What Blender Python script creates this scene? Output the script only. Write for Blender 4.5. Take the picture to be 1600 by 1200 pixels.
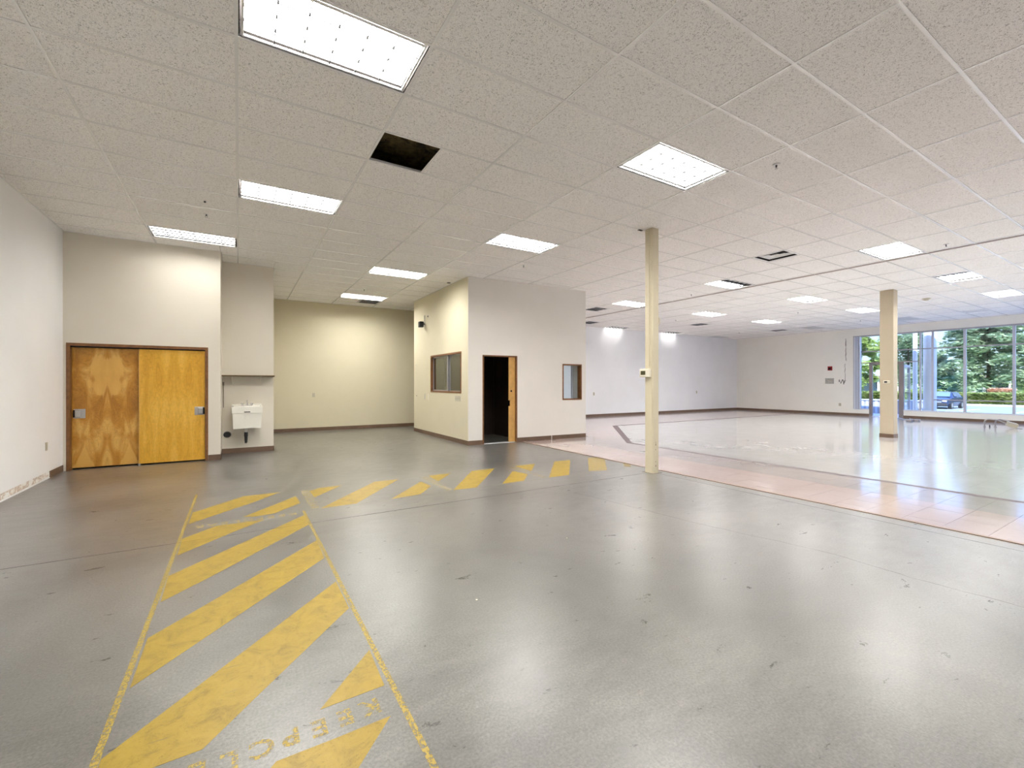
import bpy, bmesh, math, random
from mathutils import Vector, Matrix
random.seed(7)
C = bpy.context.scene.collection
scene = bpy.context.scene
for o in list(bpy.data.objects): bpy.data.objects.remove(o)

# ------------------------------------------------------------------ camera, sky, sun, exposure
CAM_Z = 1.3887
YAW = 0.5272
cam = bpy.data.objects.new('camera', bpy.data.cameras.new('camera'))
C.objects.link(cam)
cam.location = (0, 0, CAM_Z)
cam.rotation_euler = (math.pi / 2, 0, -YAW)
cam.data.sensor_width = 36
cam.data.lens = 680.72 / 1600 * 36
cam.data.shift_x = 30.65 / 1600
cam.data.clip_end = 400
scene.camera = cam

scene.view_settings.view_transform = 'Standard'
scene.view_settings.look = 'None'
scene.view_settings.gamma = 1
scene.view_settings.use_curve_mapping = False
scene.view_settings.exposure = 0.64
scene.cycles.max_bounces = 12
scene.cycles.diffuse_bounces = 9
scene.cycles.glossy_bounces = 4
scene.cycles.transmission_bounces = 6
scene.cycles.transparent_max_bounces = 12
scene.cycles.sample_clamp_indirect = 10
scene.cycles.caustics_reflective = True
scene.cycles.caustics_refractive = False

SKY = 0.95
w = bpy.data.worlds.new('sky'); scene.world = w; w.use_nodes = True
nt = w.node_tree; nt.nodes.clear()
tc = nt.nodes.new('ShaderNodeTexCoord'); sx = nt.nodes.new('ShaderNodeSeparateXYZ')
nt.links.new(tc.outputs['Generated'], sx.inputs[0])
rp = nt.nodes.new('ShaderNodeValToRGB')
rp.color_ramp.elements[0].position = 0.0; rp.color_ramp.elements[0].color = (0.70, 0.88, 0.86, 1)
rp.color_ramp.elements[1].position = 1.0; rp.color_ramp.elements[1].color = (0.48, 0.95, 2.70, 1)
e = rp.color_ramp.elements.new(0.2); e.color = (0.66, 1.05, 1.95, 1)
nt.links.new(sx.outputs['Z'], rp.inputs[0])
bg = nt.nodes.new('ShaderNodeBackground'); bg.inputs[1].default_value = SKY
nt.links.new(rp.outputs[0], bg.inputs[0])
wo = nt.nodes.new('ShaderNodeOutputWorld'); nt.links.new(bg.outputs[0], wo.inputs[0])

sun = bpy.data.objects.new('sun', bpy.data.lights.new('sun', 'SUN')); C.objects.link(sun)
sun.data.energy = 7.5; sun.data.angle = 0.01; sun.data.color = (1, .95, .86)
sun.rotation_euler = Vector((-0.62, -0.35, 0.75)).to_track_quat('Z', 'Y').to_euler()

LAMP = 39.0            # radiance of the fluorescent troffers

# ------------------------------------------------------------------ materials
def newmat(name):
    m = bpy.data.materials.new(name); m.use_nodes = True
    n = m.node_tree; n.nodes.clear()
    out = n.nodes.new('ShaderNodeOutputMaterial'); b = n.nodes.new('ShaderNodeBsdfPrincipled')
    n.links.new(b.outputs[0], out.inputs[0])
    return m, n, b, out

class NB:
    """small node helper working on world position"""
    def __init__(s, n): s.n = n; s.pos = n.nodes.new('ShaderNodeNewGeometry').outputs['Position']
    def map(s, scale=(1, 1, 1), loc=(0, 0, 0), rot=(0, 0, 0)):
        m = s.n.nodes.new('ShaderNodeMapping'); m.inputs['Scale'].default_value = scale
        m.inputs['Location'].default_value = loc; m.inputs['Rotation'].default_value = rot
        s.n.links.new(s.pos, m.inputs[0]); return m.outputs[0]
    def noise(s, vec, scale, detail=3, rough=.5, dist=0):
        t = s.n.nodes.new('ShaderNodeTexNoise'); t.inputs['Scale'].default_value = scale
        t.inputs['Detail'].default_value = detail; t.inputs['Roughness'].default_value = rough
        t.inputs['Distortion'].default_value = dist
        s.n.links.new(vec, t.inputs['Vector']); return t.outputs[0]
    def ramp(s, fac, stops):
        r = s.n.nodes.new('ShaderNodeValToRGB'); el = r.color_ramp.elements
        def c4(c): return tuple(c) + (1,) if hasattr(c, '__len__') else (c, c, c, 1)
        el[0].position, el[0].color = stops[0][0], c4(stops[0][1])
        el[1].position, el[1].color = stops[-1][0], c4(stops[-1][1])
        for p, c in stops[1:-1]:
            q = el.new(p); q.color = c4(c)
        s.n.links.new(fac, r.inputs[0]); return r.outputs[0]
    def mix(s, fac, a, b, mode='MIX'):
        m = s.n.nodes.new('ShaderNodeMix'); m.data_type = 'RGBA'; m.blend_type = mode
        for idx, v in ((0, fac), (6, a), (7, b)):
            sock = m.inputs[idx]
            if isinstance(v, (int, float)): sock.default_value = v if idx == 0 else (v, v, v, 1)
            elif isinstance(v, (tuple, list)): sock.default_value = tuple(v) + (1,)
            else: s.n.links.new(v, sock)
        return m.outputs[2]
    def math(s, op, a, b=0.0, c=None):
        m = s.n.nodes.new('ShaderNodeMath'); m.operation = op
        for k, v in enumerate((a, b) if c is None else (a, b, c)):
            if isinstance(v, (int, float)): m.inputs[k].default_value = v
            else: s.n.links.new(v, m.inputs[k])
        return m.outputs[0]
    def sep(s, v):
        x = s.n.nodes.new('ShaderNodeSeparateXYZ'); s.n.links.new(v, x.inputs[0]); return x.outputs
    def bump(s, h, strength, dist, b):
        m = s.n.nodes.new('ShaderNodeBump'); m.inputs['Strength'].default_value = strength
        m.inputs['Distance'].default_value = dist
        s.n.links.new(h, m.inputs['Height']); s.n.links.new(m.outputs[0], b.inputs['Normal'])

_cache = {}
def mat(name, col, rough=.5, metal=0, spec=.5, var=0.0, vscale=3, bump=0.0, bscale=200):
    if name in _cache: return _cache[name]
    m, n, b, out = newmat(name)
    b.inputs['Base Color'].default_value = tuple(col) + (1,)
    b.inputs['Roughness'].default_value = rough; b.inputs['Metallic'].default_value = metal
    b.inputs['Specular IOR Level'].default_value = spec
    if var or bump:
        h = NB(n)
        if var:
            f = h.noise(h.map(), vscale, 4, .6)
            c = h.ramp(f, [(.3, tuple(x * (1 - var) for x in col)), (.7, tuple(min(1, x * (1 + var)) for x in col))])
            n.links.new(c, b.inputs['Base Color'])
        if bump: h.bump(h.noise(h.map(), bscale, 2), bump, .002, b)
    _cache[name] = m
    return m

def emis(name, col, s):
    m = bpy.data.materials.new(name); m.use_nodes = True; n = m.node_tree; n.nodes.clear()
    o = n.nodes.new('ShaderNodeOutputMaterial'); e = n.nodes.new('ShaderNodeEmission')
    e.inputs[0].default_value = tuple(col) + (1,); e.inputs[1].default_value = s
    n.links.new(e.outputs[0], o.inputs[0]); return m

def paint(name, col, var=.025):
    return mat(name, col, .62, 0, .3, var, .9, .25, 260)

M_WALL_WHITE = paint('wall_light_cast_white', (.82, .81, .80))  # whiter tone, a local colour cast of the light put into the wall
M_WALL_CREAM = paint('wall_paint_cream', (.72, .67, .575))
M_WALL_YELLOW = paint('wall_light_cast_yellow', (.66, .61, .455))  # yellow cast of the light put into the wall colour
M_WALL_GREY = paint('wall_paint_grey_cream', (.78, .75, .70))
M_WALL_FAR = paint('wall_light_cast_bluish', (.85, .86, .885))  # bluish cast of the light put into the wall colour
M_WALL_RIGHT = paint('wall_paint_right', (.88, .86, .80))
M_DARKROOM = mat('office_shade_brown', (.018, .008, .006), .6)  # darkness of the unlit office put into the surface colour
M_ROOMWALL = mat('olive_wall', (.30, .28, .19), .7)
M_BASE = mat('rubber_base_brown', (.155, .095, .06), .45, var=.12, vscale=6)
M_FRAME = mat('stained_wood_frame', (.20, .085, .028), .4, var=.25, vscale=18)
M_GAP = mat('dark_gap', (.008, .005, .004), .8)
M_STEEL = mat('brushed_steel', (.50, .49, .47), .35, .9)
M_CHROME = mat('chrome', (.7, .7, .7), .15, 1)
M_ALU = mat('anodised_aluminium', (.42, .42, .44), .4, .6)
M_ALUW = mat('white_aluminium', (.72, .74, .78), .45, .1)
M_BLACK = mat('black_plastic', (.012, .012, .014), .4)
M_WHITEPL = mat('cream_plastic', (.74, .70, .58), .4)
M_BEIGEPL = mat('beige_plastic', (.50, .46, .36), .45)
M_SINK = mat('enamel_cream', (.84, .82, .74), .25)
M_COL = mat('column_paint', (.62, .56, .41), .45, var=.04, vscale=2, bump=.2, bscale=120)
M_COL2 = mat('column_paint_tan', (.51, .435, .315), .5, var=.03, vscale=2)
M_TEE = mat('ceiling_tee_white', (.86, .855, .845), .22, 0, 1.0)
M_TRIM = mat('ceiling_trim_tan', (.36, .30, .26), .5)
M_DARKMETAL = mat('duct_dark', (.03, .03, .03), .6)
M_GRILLE = mat('grille_grey', (.60, .61, .62), .5, .2)
M_LOUVER = mat('louver_aluminium', (.008, .008, .009), .4, .0)
M_TROFFER = mat('troffer_white', (.75, .75, .74), .4)
M_LENS_OFF = mat('unlit_lens', (.30, .33, .38), .35)
M_LAMP = emis('fluorescent_glow', (1.0, .975, .93), LAMP)
M_LAMP_MID = emis('fluorescent_glow_mid', (1.0, .975, .93), LAMP * .32)
M_LAMP_DIM = emis('fluorescent_glow_far', (1.0, .97, .92), LAMP * .09)
M_RED = mat('alarm_red', (.35, .015, .02), .4)
M_PVC = mat('pvc_white', (.75, .74, .70), .35)

def mk_tile():
    m, n, b, out = newmat('fissured_ceiling_tile'); h = NB(n)
    v = h.map()
    f1 = h.noise(v, 78, 2, .55, 1.6); f2 = h.noise(v, 210, 1, .5, .4); big = h.noise(v, .8, 2)
    fis = h.ramp(f1, [(.35, .50), (.44, 1.0)])
    pin = h.ramp(f2, [(.31, .62), (.38, 1.0)])
    c = h.ramp(big, [(.3, (.90, .885, .86)), (.7, (.92, .905, .885))])
    c = h.mix(1.0, c, fis, 'MULTIPLY'); c = h.mix(1.0, c, pin, 'MULTIPLY')
    n.links.new(c, b.inputs['Base Color']); b.inputs['Roughness'].default_value = .9
    b.inputs['Specular IOR Level'].default_value = .15
    h.bump(f1, .5, .003, b)
    return m
M_TILE = mk_tile()

def mk_concrete():
    m, n, b, out = newmat('sealed_concrete'); h = NB(n)
    v = h.map()
    big = h.noise(v, .55, 5, .62, .6)
    mid = h.noise(h.map((1.2, 2.8, 1), rot=(0, 0, .5)), 3.2, 8, .74, .35)
    fine = h.noise(v, 85, 5, .72)
    scr = h.noise(h.map((3, 22, 1), rot=(0, 0, .9)), 12, 3, .6, .7)
    spk = h.noise(v, 75, 1, .5)
    c = h.ramp(big, [(.30, (.080, .077, .071)), (.50, (.124, .120, .111)), (.68, (.175, .170, .158))])
    c = h.mix(.85, c, h.ramp(mid, [(.22, (.55, .54, .53)), (.5, (.97, .96, .95)), (.78, (1.45, 1.43, 1.40))]), 'MULTIPLY')
    c = h.mix(.85, c, h.ramp(fine, [(.3, .48), (.7, 1.52)]), 'MULTIPLY')
    c = h.mix(.35, c, h.ramp(scr, [(.3, .86), (.7, 1.06)]), 'MULTIPLY')
    n.links.new(c, b.inputs['Base Color'])
    r = h.ramp(mid, [(.3, .24), (.7, .48)])
    n.links.new(r, b.inputs['Roughness'])
    b.inputs['Specular IOR Level'].default_value = .8; b.inputs['Coat Weight'].default_value = .6; b.inputs['Coat Roughness'].default_value = .28
    hh = h.mix(.5, fine, scr)
    h.bump(hh, .5, .002, b)
    return m
M_CONC = mk_concrete()

def mk_vinyl(name, ca, cb, joints=True):
    m, n, b, out = newmat(name); h = NB(n)
    v = h.map()
    c = h.ramp(h.noise(v, 1.1, 5, .65, .5), [(.3, ca), (.7, cb)])
    c = h.mix(.35, c, h.ramp(h.noise(v, 14, 5, .7, 1), [(.3, .93), (.65, 1.03)]), 'MULTIPLY')
    if joints:
        s = h.sep(v)
        for ax in (0, 1):
            fr = h.math('FRACT', h.math('MULTIPLY', s[ax], 1 / .3048))
            d = h.math('ABSOLUTE', h.math('SUBTRACT', fr, .5))
            k = h.ramp(d, [(.485, 1.0), (.497, .90)])
            c = h.mix(1, c, k, 'MULTIPLY')
    n.links.new(c, b.inputs['Base Color'])
    b.inputs['Coat Weight'].default_value = .5; b.inputs['Coat Roughness'].default_value = .08
    rr = h.ramp(h.noise(v, 2.2, 4, .6), [(.3, .12), (.7, .18)])
    n.links.new(rr, b.inputs['Roughness']); b.inputs['Specular IOR Level'].default_value = .6
    wv = h.noise(h.map((1.0, 1.0, 1)), 4.2, 1, .4, 0)
    h.bump(wv, .045, .012, b)
    return m
M_VW = mk_vinyl('vinyl_white', (.50, .488, .485), (.56, .548, .545))
M_VP = mk_vinyl('vinyl_pink', (.52, .405, .38), (.57, .455, .43), False)
M_VPB = mk_vinyl('vinyl_pink_border', (.50, .405, .395), (.56, .46, .45))
M_VM = mk_vinyl('vinyl_mauve', (.42, .36, .35), (.48, .42, .405), False)
M_VA = mat('vinyl_accent', (.17, .135, .145), .6, 0, .2, .1)
M_STRIP = mat('reducer_brown', (.22, .14, .095), .45)

def mk_yellow():
    m, n, b, out = newmat('worn_yellow_paint'); h = NB(n)
    v = h.map()
    f = h.noise(v, 9, 6, .72, .8); g = h.noise(v, 70, 3, .7); sc = h.noise(h.map((2, 30, 1), rot=(0, 0, .55)), 4, 2, .5, .6)
    c = h.ramp(f, [(.28, (.19, .125, .012)), (.5, (.31, .208, .020)), (.75, (.37, .25, .032))])
    c = h.mix(.7, c, h.ramp(g, [(.27, (.55, .55, .5)), (.42, (1, 1, 1))]), 'MULTIPLY')
    wear = h.ramp(sc, [(.27, 1.0), (.31, 0.0)])
    c = h.mix(h.math('MULTIPLY', wear, .6), c, (.15, .12, .06))
    n.links.new(c, b.inputs['Base Color']); b.inputs['Roughness'].default_value = .42
    h.bump(g, .2, .001, b)
    return m
M_YEL = mk_yellow()
def mk_worn(name, lo, hi, col):
    """paint worn away in flecks: bare where the noise is low"""
    m, n, b, out = newmat(name); h = NB(n)
    f = h.noise(h.map(), 60, 4, .75)
    b.inputs['Base Color'].default_value = tuple(col) + (1,); b.inputs['Roughness'].default_value = .5
    tr = n.nodes.new('ShaderNodeBsdfTransparent'); mx = n.nodes.new('ShaderNodeMixShader')
    n.links.new(h.ramp(f, [(lo, 0.0), (hi, 1.0)]), mx.inputs[0]); n.links.new(tr.outputs[0], mx.inputs[1])
    n.links.new(b.outputs[0], mx.inputs[2]); n.links.new(mx.outputs[0], out.inputs[0])
    return m
M_LINE = mk_worn('worn_yellow_line', .40, .52, (.36, .26, .05))
M_LINE2 = mk_worn('faint_cream_line', .46, .60, (.50, .45, .33))
M_FADE = mk_worn('faded_yellow', .38, .62, (.52, .37, .09))
M_LETTER = mk_worn('stencil_letter_yellow', .42, .54, (.36, .26, .05))
M_LETTER2 = mk_worn('stencil_letter_faint', .38, .52, (.44, .35, .14))

def mk_wood(name, cx, dark, mid, light, figured):
    m, n, b, out = newmat(name); h = NB(n)
    s = h.sep(h.pos)
    u = h.math('ABSOLUTE', h.math('SUBTRACT', s[0], cx))
    comb = n.nodes.new('ShaderNodeCombineXYZ'); n.links.new(u, comb.inputs[0]); n.links.new(s[2], comb.inputs[2])
    mp = n.nodes.new('ShaderNodeMapping'); mp.inputs['Scale'].default_value = (3.2, 1, 1.15) if figured else (5, 1, .8)
    mp.inputs['Location'].default_value = (3.1, 0, 1.7)
    n.links.new(comb.outputs[0], mp.inputs[0])
    f = h.noise(mp.outputs[0], 1.5, 3, .5, .9 if figured else .3)
    ring = h.math('FRACT', h.math('MULTIPLY', f, 26 if figured else 14))
    grain = h.ramp(ring, [(0, .80 if figured else .88), (.35, 1.0), (.8, 1.04), (1, .82 if figured else .9)])
    c = h.ramp(f, [(.36, dark), (.5, mid), (.66, light)])
    c = h.mix(.8, c, grain, 'MULTIPLY')
    mott = h.noise(h.map((1, 1, 1)), 22, 4, .7)
    c = h.mix(.5, c, h.ramp(mott, [(.3, .82), (.7, 1.12)]), 'MULTIPLY')
    if figured:
        # pale sapwood flame in the middle of the leaf and two lobes at its foot
        wob = h.math('MULTIPLY', h.math('SUBTRACT', f, .5), .35)
        zz = s[2]
        half = h.math('ADD', h.ramp(zz, [(.93, .0), (1.0, .13), (1.0, .13)]) if False else h.math('MULTIPLY', h.math('MINIMUM', h.math('MAXIMUM', h.math('MULTIPLY', h.math('SUBTRACT', zz, .93), 2.2), 0.0), 1.0), .19), wob)
        inside = h.math('MULTIPLY', h.math('SUBTRACT', half, u), 40)
        inner = h.math('SUBTRACT', h.math('MULTIPLY', h.math('SUBTRACT', 1.32, zz), .28), .0)   # dark arrow rising inside the flame
        arrow = h.math('MULTIPLY', h.math('SUBTRACT', u, inner), 40)
        top = h.math('MULTIPLY', h.math('SUBTRACT', h.math('ADD', 1.84, wob), zz), 20)
        k = h.math('MINIMUM', h.math('MINIMUM', inside, arrow), top)
        k = h.math('MINIMUM', h.math('MAXIMUM', k, 0.0), 1.0)
        lob = h.math('SUBTRACT', h.math('ADD', .34, wob), h.math('ADD', h.math('MULTIPLY', h.math('ABSOLUTE', h.math('SUBTRACT', u, .29)), 2.1), h.math('MULTIPLY', zz, .9)))
        k2 = h.math('MINIMUM', h.math('MAXIMUM', h.math('MULTIPLY', lob, 25), 0.0), 1.0)
        k = h.math('MAXIMUM', k, k2)
        c = h.mix(h.math('MULTIPLY', k, .75), c, light)
    n.links.new(c, b.inputs['Base Color']); b.inputs['Roughness'].default_value = .33
    return m
M_DOOR_L = mk_wood('maple_veneer_figured', -1.895, (.42, .18, .018), (.54, .25, .03), (.72, .42, .10), True)
M_DOOR_R = mk_wood('maple_veneer_plain', -.985, (.66, .345, .030), (.73, .40, .042), (.80, .47, .07), False)
M_DOOR_O = mat('maple_door_edge', (.62, .36, .11), .4, var=.12, vscale=8)

def mk_glass(name, tint, refl=1.0):
    m = bpy.data.materials.new(name); m.use_nodes = True; n = m.node_tree; n.nodes.clear()
    o = n.nodes.new('ShaderNodeOutputMaterial'); t = n.nodes.new('ShaderNodeBsdfTransparent'); g = n.nodes.new('ShaderNodeBsdfGlossy')
    g.inputs['Roughness'].default_value = .02; t.inputs[0].default_value = tuple(tint) + (1,)
    fr = n.nodes.new('ShaderNodeFresnel')
    ge = n.nodes.new('ShaderNodeNewGeometry'); mr = n.nodes.new('ShaderNodeMapRange')       # same reflectance from either side of the thin pane
    mr.inputs[3].default_value = 1.45; mr.inputs[4].default_value = 1 / 1.45
    n.links.new(ge.outputs['Backfacing'], mr.inputs[0]); n.links.new(mr.outputs[0], fr.inputs[0])
    mu = n.nodes.new('ShaderNodeMath'); mu.operation = 'MULTIPLY'; mu.inputs[1].default_value = refl
    mx = n.nodes.new('ShaderNodeMixShader'); n.links.new(fr.outputs[0], mu.inputs[0]); n.links.new(mu.outputs[0], mx.inputs[0])
    n.links.new(t.outputs[0], mx.inputs[1]); n.links.new(g.outputs[0], mx.inputs[2]); n.links.new(mx.outputs[0], o.inputs[0])
    return m
M_GLASS = mk_glass('storefront_glass', (.97, .99, .985), 1.0)
M_GLASS2 = mk_glass('office_glass', (.62, .64, .50), 2.0)
M_GLASS3 = mk_glass('office_glass_clear', (.95, .985, 1.0), 1.0)

# ------------------------------------------------------------------ mesh helpers
def link(name, me, m=None, parent=None):
    o = bpy.data.objects.new(name, me); C.objects.link(o)
    if m is not None: me.materials.append(m)
    if parent is not None: o.parent = parent
    return o
def obj(name, bm, m=None, parent=None):
    me = bpy.data.meshes.new(name); bmesh.ops.recalc_face_normals(bm, faces=bm.faces[:]); bm.to_mesh(me); bm.free()
    return link(name, me, m, parent)
def tag(o, label, cat, group=None):
    o['label'] = label; o['category'] = cat
    if group: o['group'] = group
    return o
def thing(name, loc, label, cat, group=None, rz=0):
    o = bpy.data.objects.new(name, None); C.objects.link(o); o.location = loc; o.rotation_euler = (0, 0, rz)
    o.empty_display_size = .1
    return tag(o, label, cat, group)
def struct(name, bm, m, parent=None):
    o = obj(name, bm, m, parent)
    if parent is None: o['kind'] = 'structure'
    return o
def dup(root, loc, label=None, group=None):
    r = root.copy(); C.objects.link(r); r.location = loc
    if label: r['label'] = label
    if group: r['group'] = group
    for ch in root.children:
        c = ch.copy(); C.objects.link(c); c.parent = r
    return r
def box(bm, x0, x1, y0, y1, z0, z1):
    vs = [bm.verts.new(p) for p in ((x0, y0, z0), (x1, y0, z0), (x1, y1, z0), (x0, y1, z0), (x0, y0, z1), (x1, y0, z1), (x1, y1, z1), (x0, y1, z1))]
    for f in ((3, 2, 1, 0), (4, 5, 6, 7), (0, 1, 5, 4), (1, 2, 6, 5), (2, 3, 7, 6), (3, 0, 4, 7)): bm.faces.new([vs[i] for i in f])
    return vs
def boxes(*bs):
    bm = bmesh.new()
    for b in bs: box(bm, *b)
    return bm
def prism(bm, pts, z0, z1):
    n = len(pts)
    a = [bm.verts.new((x, y, z0)) for x, y in pts]; b = [bm.verts.new((x, y, z1)) for x, y in pts]
    bm.faces.new(a[::-1]); bm.faces.new(b)
    for i in range(n): bm.faces.new((a[i], a[(i + 1) % n], b[(i + 1) % n], b[i]))
def cyl(bm, p0, p1, r0, r1=None, seg=14):
    r1 = r0 if r1 is None else r1
    p0 = Vector(p0); p1 = Vector(p1); d = (p1 - p0).normalized()
    u = d.orthogonal().normalized(); v = d.cross(u)
    A = [bm.verts.new(p0 + (u * math.cos(t) + v * math.sin(t)) * r0) for t in [2 * math.pi * k / seg for k in range(seg)]]
    B = [bm.verts.new(p1 + (u * math.cos(t) + v * math.sin(t)) * r1) for t in [2 * math.pi * k / seg for k in range(seg)]]
    bm.faces.new(A[::-1]); bm.faces.new(B)
    for i in range(seg): bm.faces.new((A[i], A[(i + 1) % seg], B[(i + 1) % seg], B[i]))
def tube(bm, pts, r, seg=8):
    P = [Vector(p) for p in pts]; rings = []
    ref = None
    for i, p in enumerate(P):
        d = (P[min(i + 1, len(P) - 1)] - P[max(i - 1, 0)]).normalized()
        u = d.orthogonal().normalized() if ref is None else (ref - d * ref.dot(d)).normalized()
        ref = u; v = d.cross(u)
        rr = r[i] if hasattr(r, '__len__') else r
        rings.append([bm.verts.new(p + (u * math.cos(t) + v * math.sin(t)) * rr) for t in [2 * math.pi * k / seg for k in range(seg)]])
    for a, b in zip(rings, rings[1:]):
        for k in range(seg): bm.faces.new((a[k], a[(k + 1) % seg], b[(k + 1) % seg], b[k]))
    bm.faces.new(rings[0][::-1]); bm.faces.new(rings[-1])
def bevel(bm, w, seg=2, ang=None):
    bmesh.ops.bevel(bm, geom=bm.edges[:], offset=w, segments=seg, affect='EDGES', profile=.6)
    return bm
def shift(bm, loc):
    bmesh.ops.translate(bm, vec=Vector(loc), verts=bm.verts[:]); return bm

class Wall:
    """straight wall from a to b; n points away from the room side (thickness goes that way)"""
    def __init__(s, a, b, nrm):
        s.a = Vector(a); s.d = (Vector(b) - s.a); s.L = s.d.length; s.d.normalize()
        s.n = Vector((-s.d.y, s.d.x))
        if s.n.dot(Vector(nrm)) < 0: s.n = -s.n
    def P(s, u, t): q = s.a + s.d * u + s.n * t; return (q.x, q.y)
    def bx(s, bm, u0, u1, t0, t1, z0, z1):
        prism(bm, [s.P(u0, t0), s.P(u1, t0), s.P(u1, t1), s.P(u0, t1)], z0, z1)
    def solid(s, bm, th, z0, z1, holes=(), u0=0, u1=None):
        u1 = s.L if u1 is None else u1
        cuts = sorted({u0, u1} | {h[0] for h in holes} | {h[1] for h in holes})
        for a, b in zip(cuts, cuts[1:]):
            hs = [h for h in holes if h[0] <= a + 1e-6 and h[1] >= b - 1e-6]
            if not hs: s.bx(bm, a, b, 0, th, z0, z1)
            else:
                z = z0
                for h in sorted(hs, key=lambda q: q[2]):
                    if h[2] > z + 1e-4: s.bx(bm, a, b, 0, th, z, h[2])
                    z = h[3]
                if z < z1 - 1e-4: s.bx(bm, a, b, 0, th, z, z1)

CH = 3.8164            # ceiling face
DECK = 4.10
XL, XR, YB, YF = -2.42, 23.5, -6.2, 13.84
GX0, GY0, PX, PY = 2.4236, 2.315, 1.2192, .6096
X2 = 11.11             # first runner of the grid beyond the trim line

# ------------------------------------------------------------------ walls
wl = Wall((XL, YB), (XL, 9.43), (-1, 0)); bm = bmesh.new(); wl.solid(bm, .15, 0, DECK); box(bm, XL - .15, XL, 9.43, YF + .15, 0, DECK); struct('wall_left', bm, M_WALL_WHITE)
wc = Wall((XL, 9.43), (-.29, 9.43), (0, 1))
bm = bmesh.new(); wc.solid(bm, .14, 0, CH + .004, [(.04, 1.94, -1, 2.05)]); box(bm, -.43, -.29, 9.57, 10.17, 0, CH + .004)
struct('wall_closet', bm, M_WALL_CREAM)
bm = boxes((-.43, .63, 10.17, 10.31, 0, CH + .004), (.49, .63, 10.31, YF, 0, CH + .004)); struct('wall_alcove', bm, M_WALL_CREAM)
bm = boxes((-2.6, 8.3, YF, YF + .15, 0, DECK)); struct('wall_back', bm, M_WALL_YELLOW)
bm = boxes((8.3, XR + .15, YF, YF + .15, 0, DECK)); struct('wall_far', bm, M_WALL_FAR)  # continues wall_back; the colour changes only for the light cast
bm = boxes((XR, XR + .18, 8.63, YF, 0, DECK), (XR, XR + .18, YB, 8.63, 3.50, DECK)); struct('wall_right', bm, M_WALL_RIGHT)
bm = boxes((XL - .15, XR + .18, YB - .15, YB, 0, DECK)); struct('wall_behind', bm, M_WALL_WHITE)
bm = boxes((8.0, 8.12, 12.3, YF, 0, CH)); struct('wall_passage_end', bm, M_WALL_YELLOW)

# office block
OF = Wall((4.48, 8.78), (7.86, 8.64), (0, 1))
bm = bmesh.new(); OF.solid(bm, .13, 0, CH + .004, [(.36, 1.29, -1, 2.06), (2.63, 3.25, .98, 1.90)]); struct('wall_office_front', bm, M_WALL_GREY)
OL = Wall((4.48, 8.78), (4.48, 12.3), (1, 0))
bm = bmesh.new(); OL.solid(bm, .13, 0, CH + .004, [(.35, 2.23, 1.17, 2.15)], u0=.005); struct('wall_office_left', bm, M_WALL_YELLOW)
OR = Wall((7.86, 8.80), (7.86, 12.3), (-1, 0))
bm = bmesh.new(); OR.solid(bm, .13, 0, CH + .004, [(.20, 1.75, .95, 1.98)]); struct('wall_office_right', bm, M_WALL_GREY)
bm = boxes((4.61, 7.73, 12.17, 12.3, 0, CH + .004)); struct('wall_office_back', bm, M_WALL_YELLOW)
bm = boxes((4.62, 6.78, 8.98, 9.0, 2.35, 2.40), (4.62, 6.2, 12.12, 12.165, 0, 2.7), (6.12, 6.2, 8.95, 12.12, 0, 2.7)); struct('wall_office_added_partition', bm, M_ROOMWALL)  # partition added to keep the office interior dark
bm = boxes((4.63, 6.10, 10.4, 10.45, 0, 2.7), (6.105, 6.118, 8.95, 10.4, 0, 2.7), (4.615, 4.63, 8.93, 9.10, 0, 2.7)); struct('wall_office_shade_lining', bm, M_DARKROOM)  # lining added inside, its colour holds the black of the doorway
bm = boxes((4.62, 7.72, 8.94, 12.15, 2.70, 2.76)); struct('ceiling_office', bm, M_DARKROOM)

# ------------------------------------------------------------------ baseboards
def base(name, segs):
    bm = bmesh.new()
    for x0, x1, y0, y1 in segs: box(bm, x0, x1, y0, y1, 0, .10)
    return struct(name, bm, M_BASE)
base('baseboard_left', [(XL, XL + .008, 8.86, 9.43)])
base('baseboard_closet', [(-.48 + .002, -.29 + .008, 9.422, 9.43), (-.29, -.282, 9.422, 10.17)])
base('baseboard_alcove', [(-.282, .638, 10.162, 10.17), (.63, .638, 10.162, YF)])
base('baseboard_back', [(.638, 8.0, YF - .008, YF)])
base('baseboard_far', [(8.3, XR, YF - .01, YF)])
bm = bmesh.new()
OF.bx(bm, 0, .36, -.008, 0, 0, .1); OF.bx(bm, 1.29, 2.28, -.008, 0, 0, .1); OF.bx(bm, 2.31, OF.L, -.008, 0, 0, .1); struct('baseboard_office_front', bm, M_BASE)
base('baseboard_office_left', [(4.472, 4.48, 8.775, 12.3)])
base('baseboard_right', [(XR - .01, XR, 8.07, YF - .01)])
base('baseboard_window', [(XR - .012, XR, YB, 6.94)])

# left wall: torn strip where the base is missing
def mk_torn():
    m, n, b, out = newmat('torn_adhesive'); h = NB(n)
    f = h.noise(h.map((1, 1, 1.6)), 7, 4, .7, .5)
    c = h.ramp(f, [(.42, (.80, .78, .74)), (.5, (.66, .56, .48)), (.58, (.48, .36, .28)), (.64, (.80, .77, .72))])
    n.links.new(c, b.inputs['Base Color']); b.inputs['Roughness'].default_value = .8
    return m
bm = boxes((XL, XL + .003, YB, 8.858, .022, .098)); struct('trim_1', bm, mk_torn())
bm = boxes((XL, XL + .006, YB, 8.858, 0, .018)); struct('trim_2', bm, M_WALL_WHITE)

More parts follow.
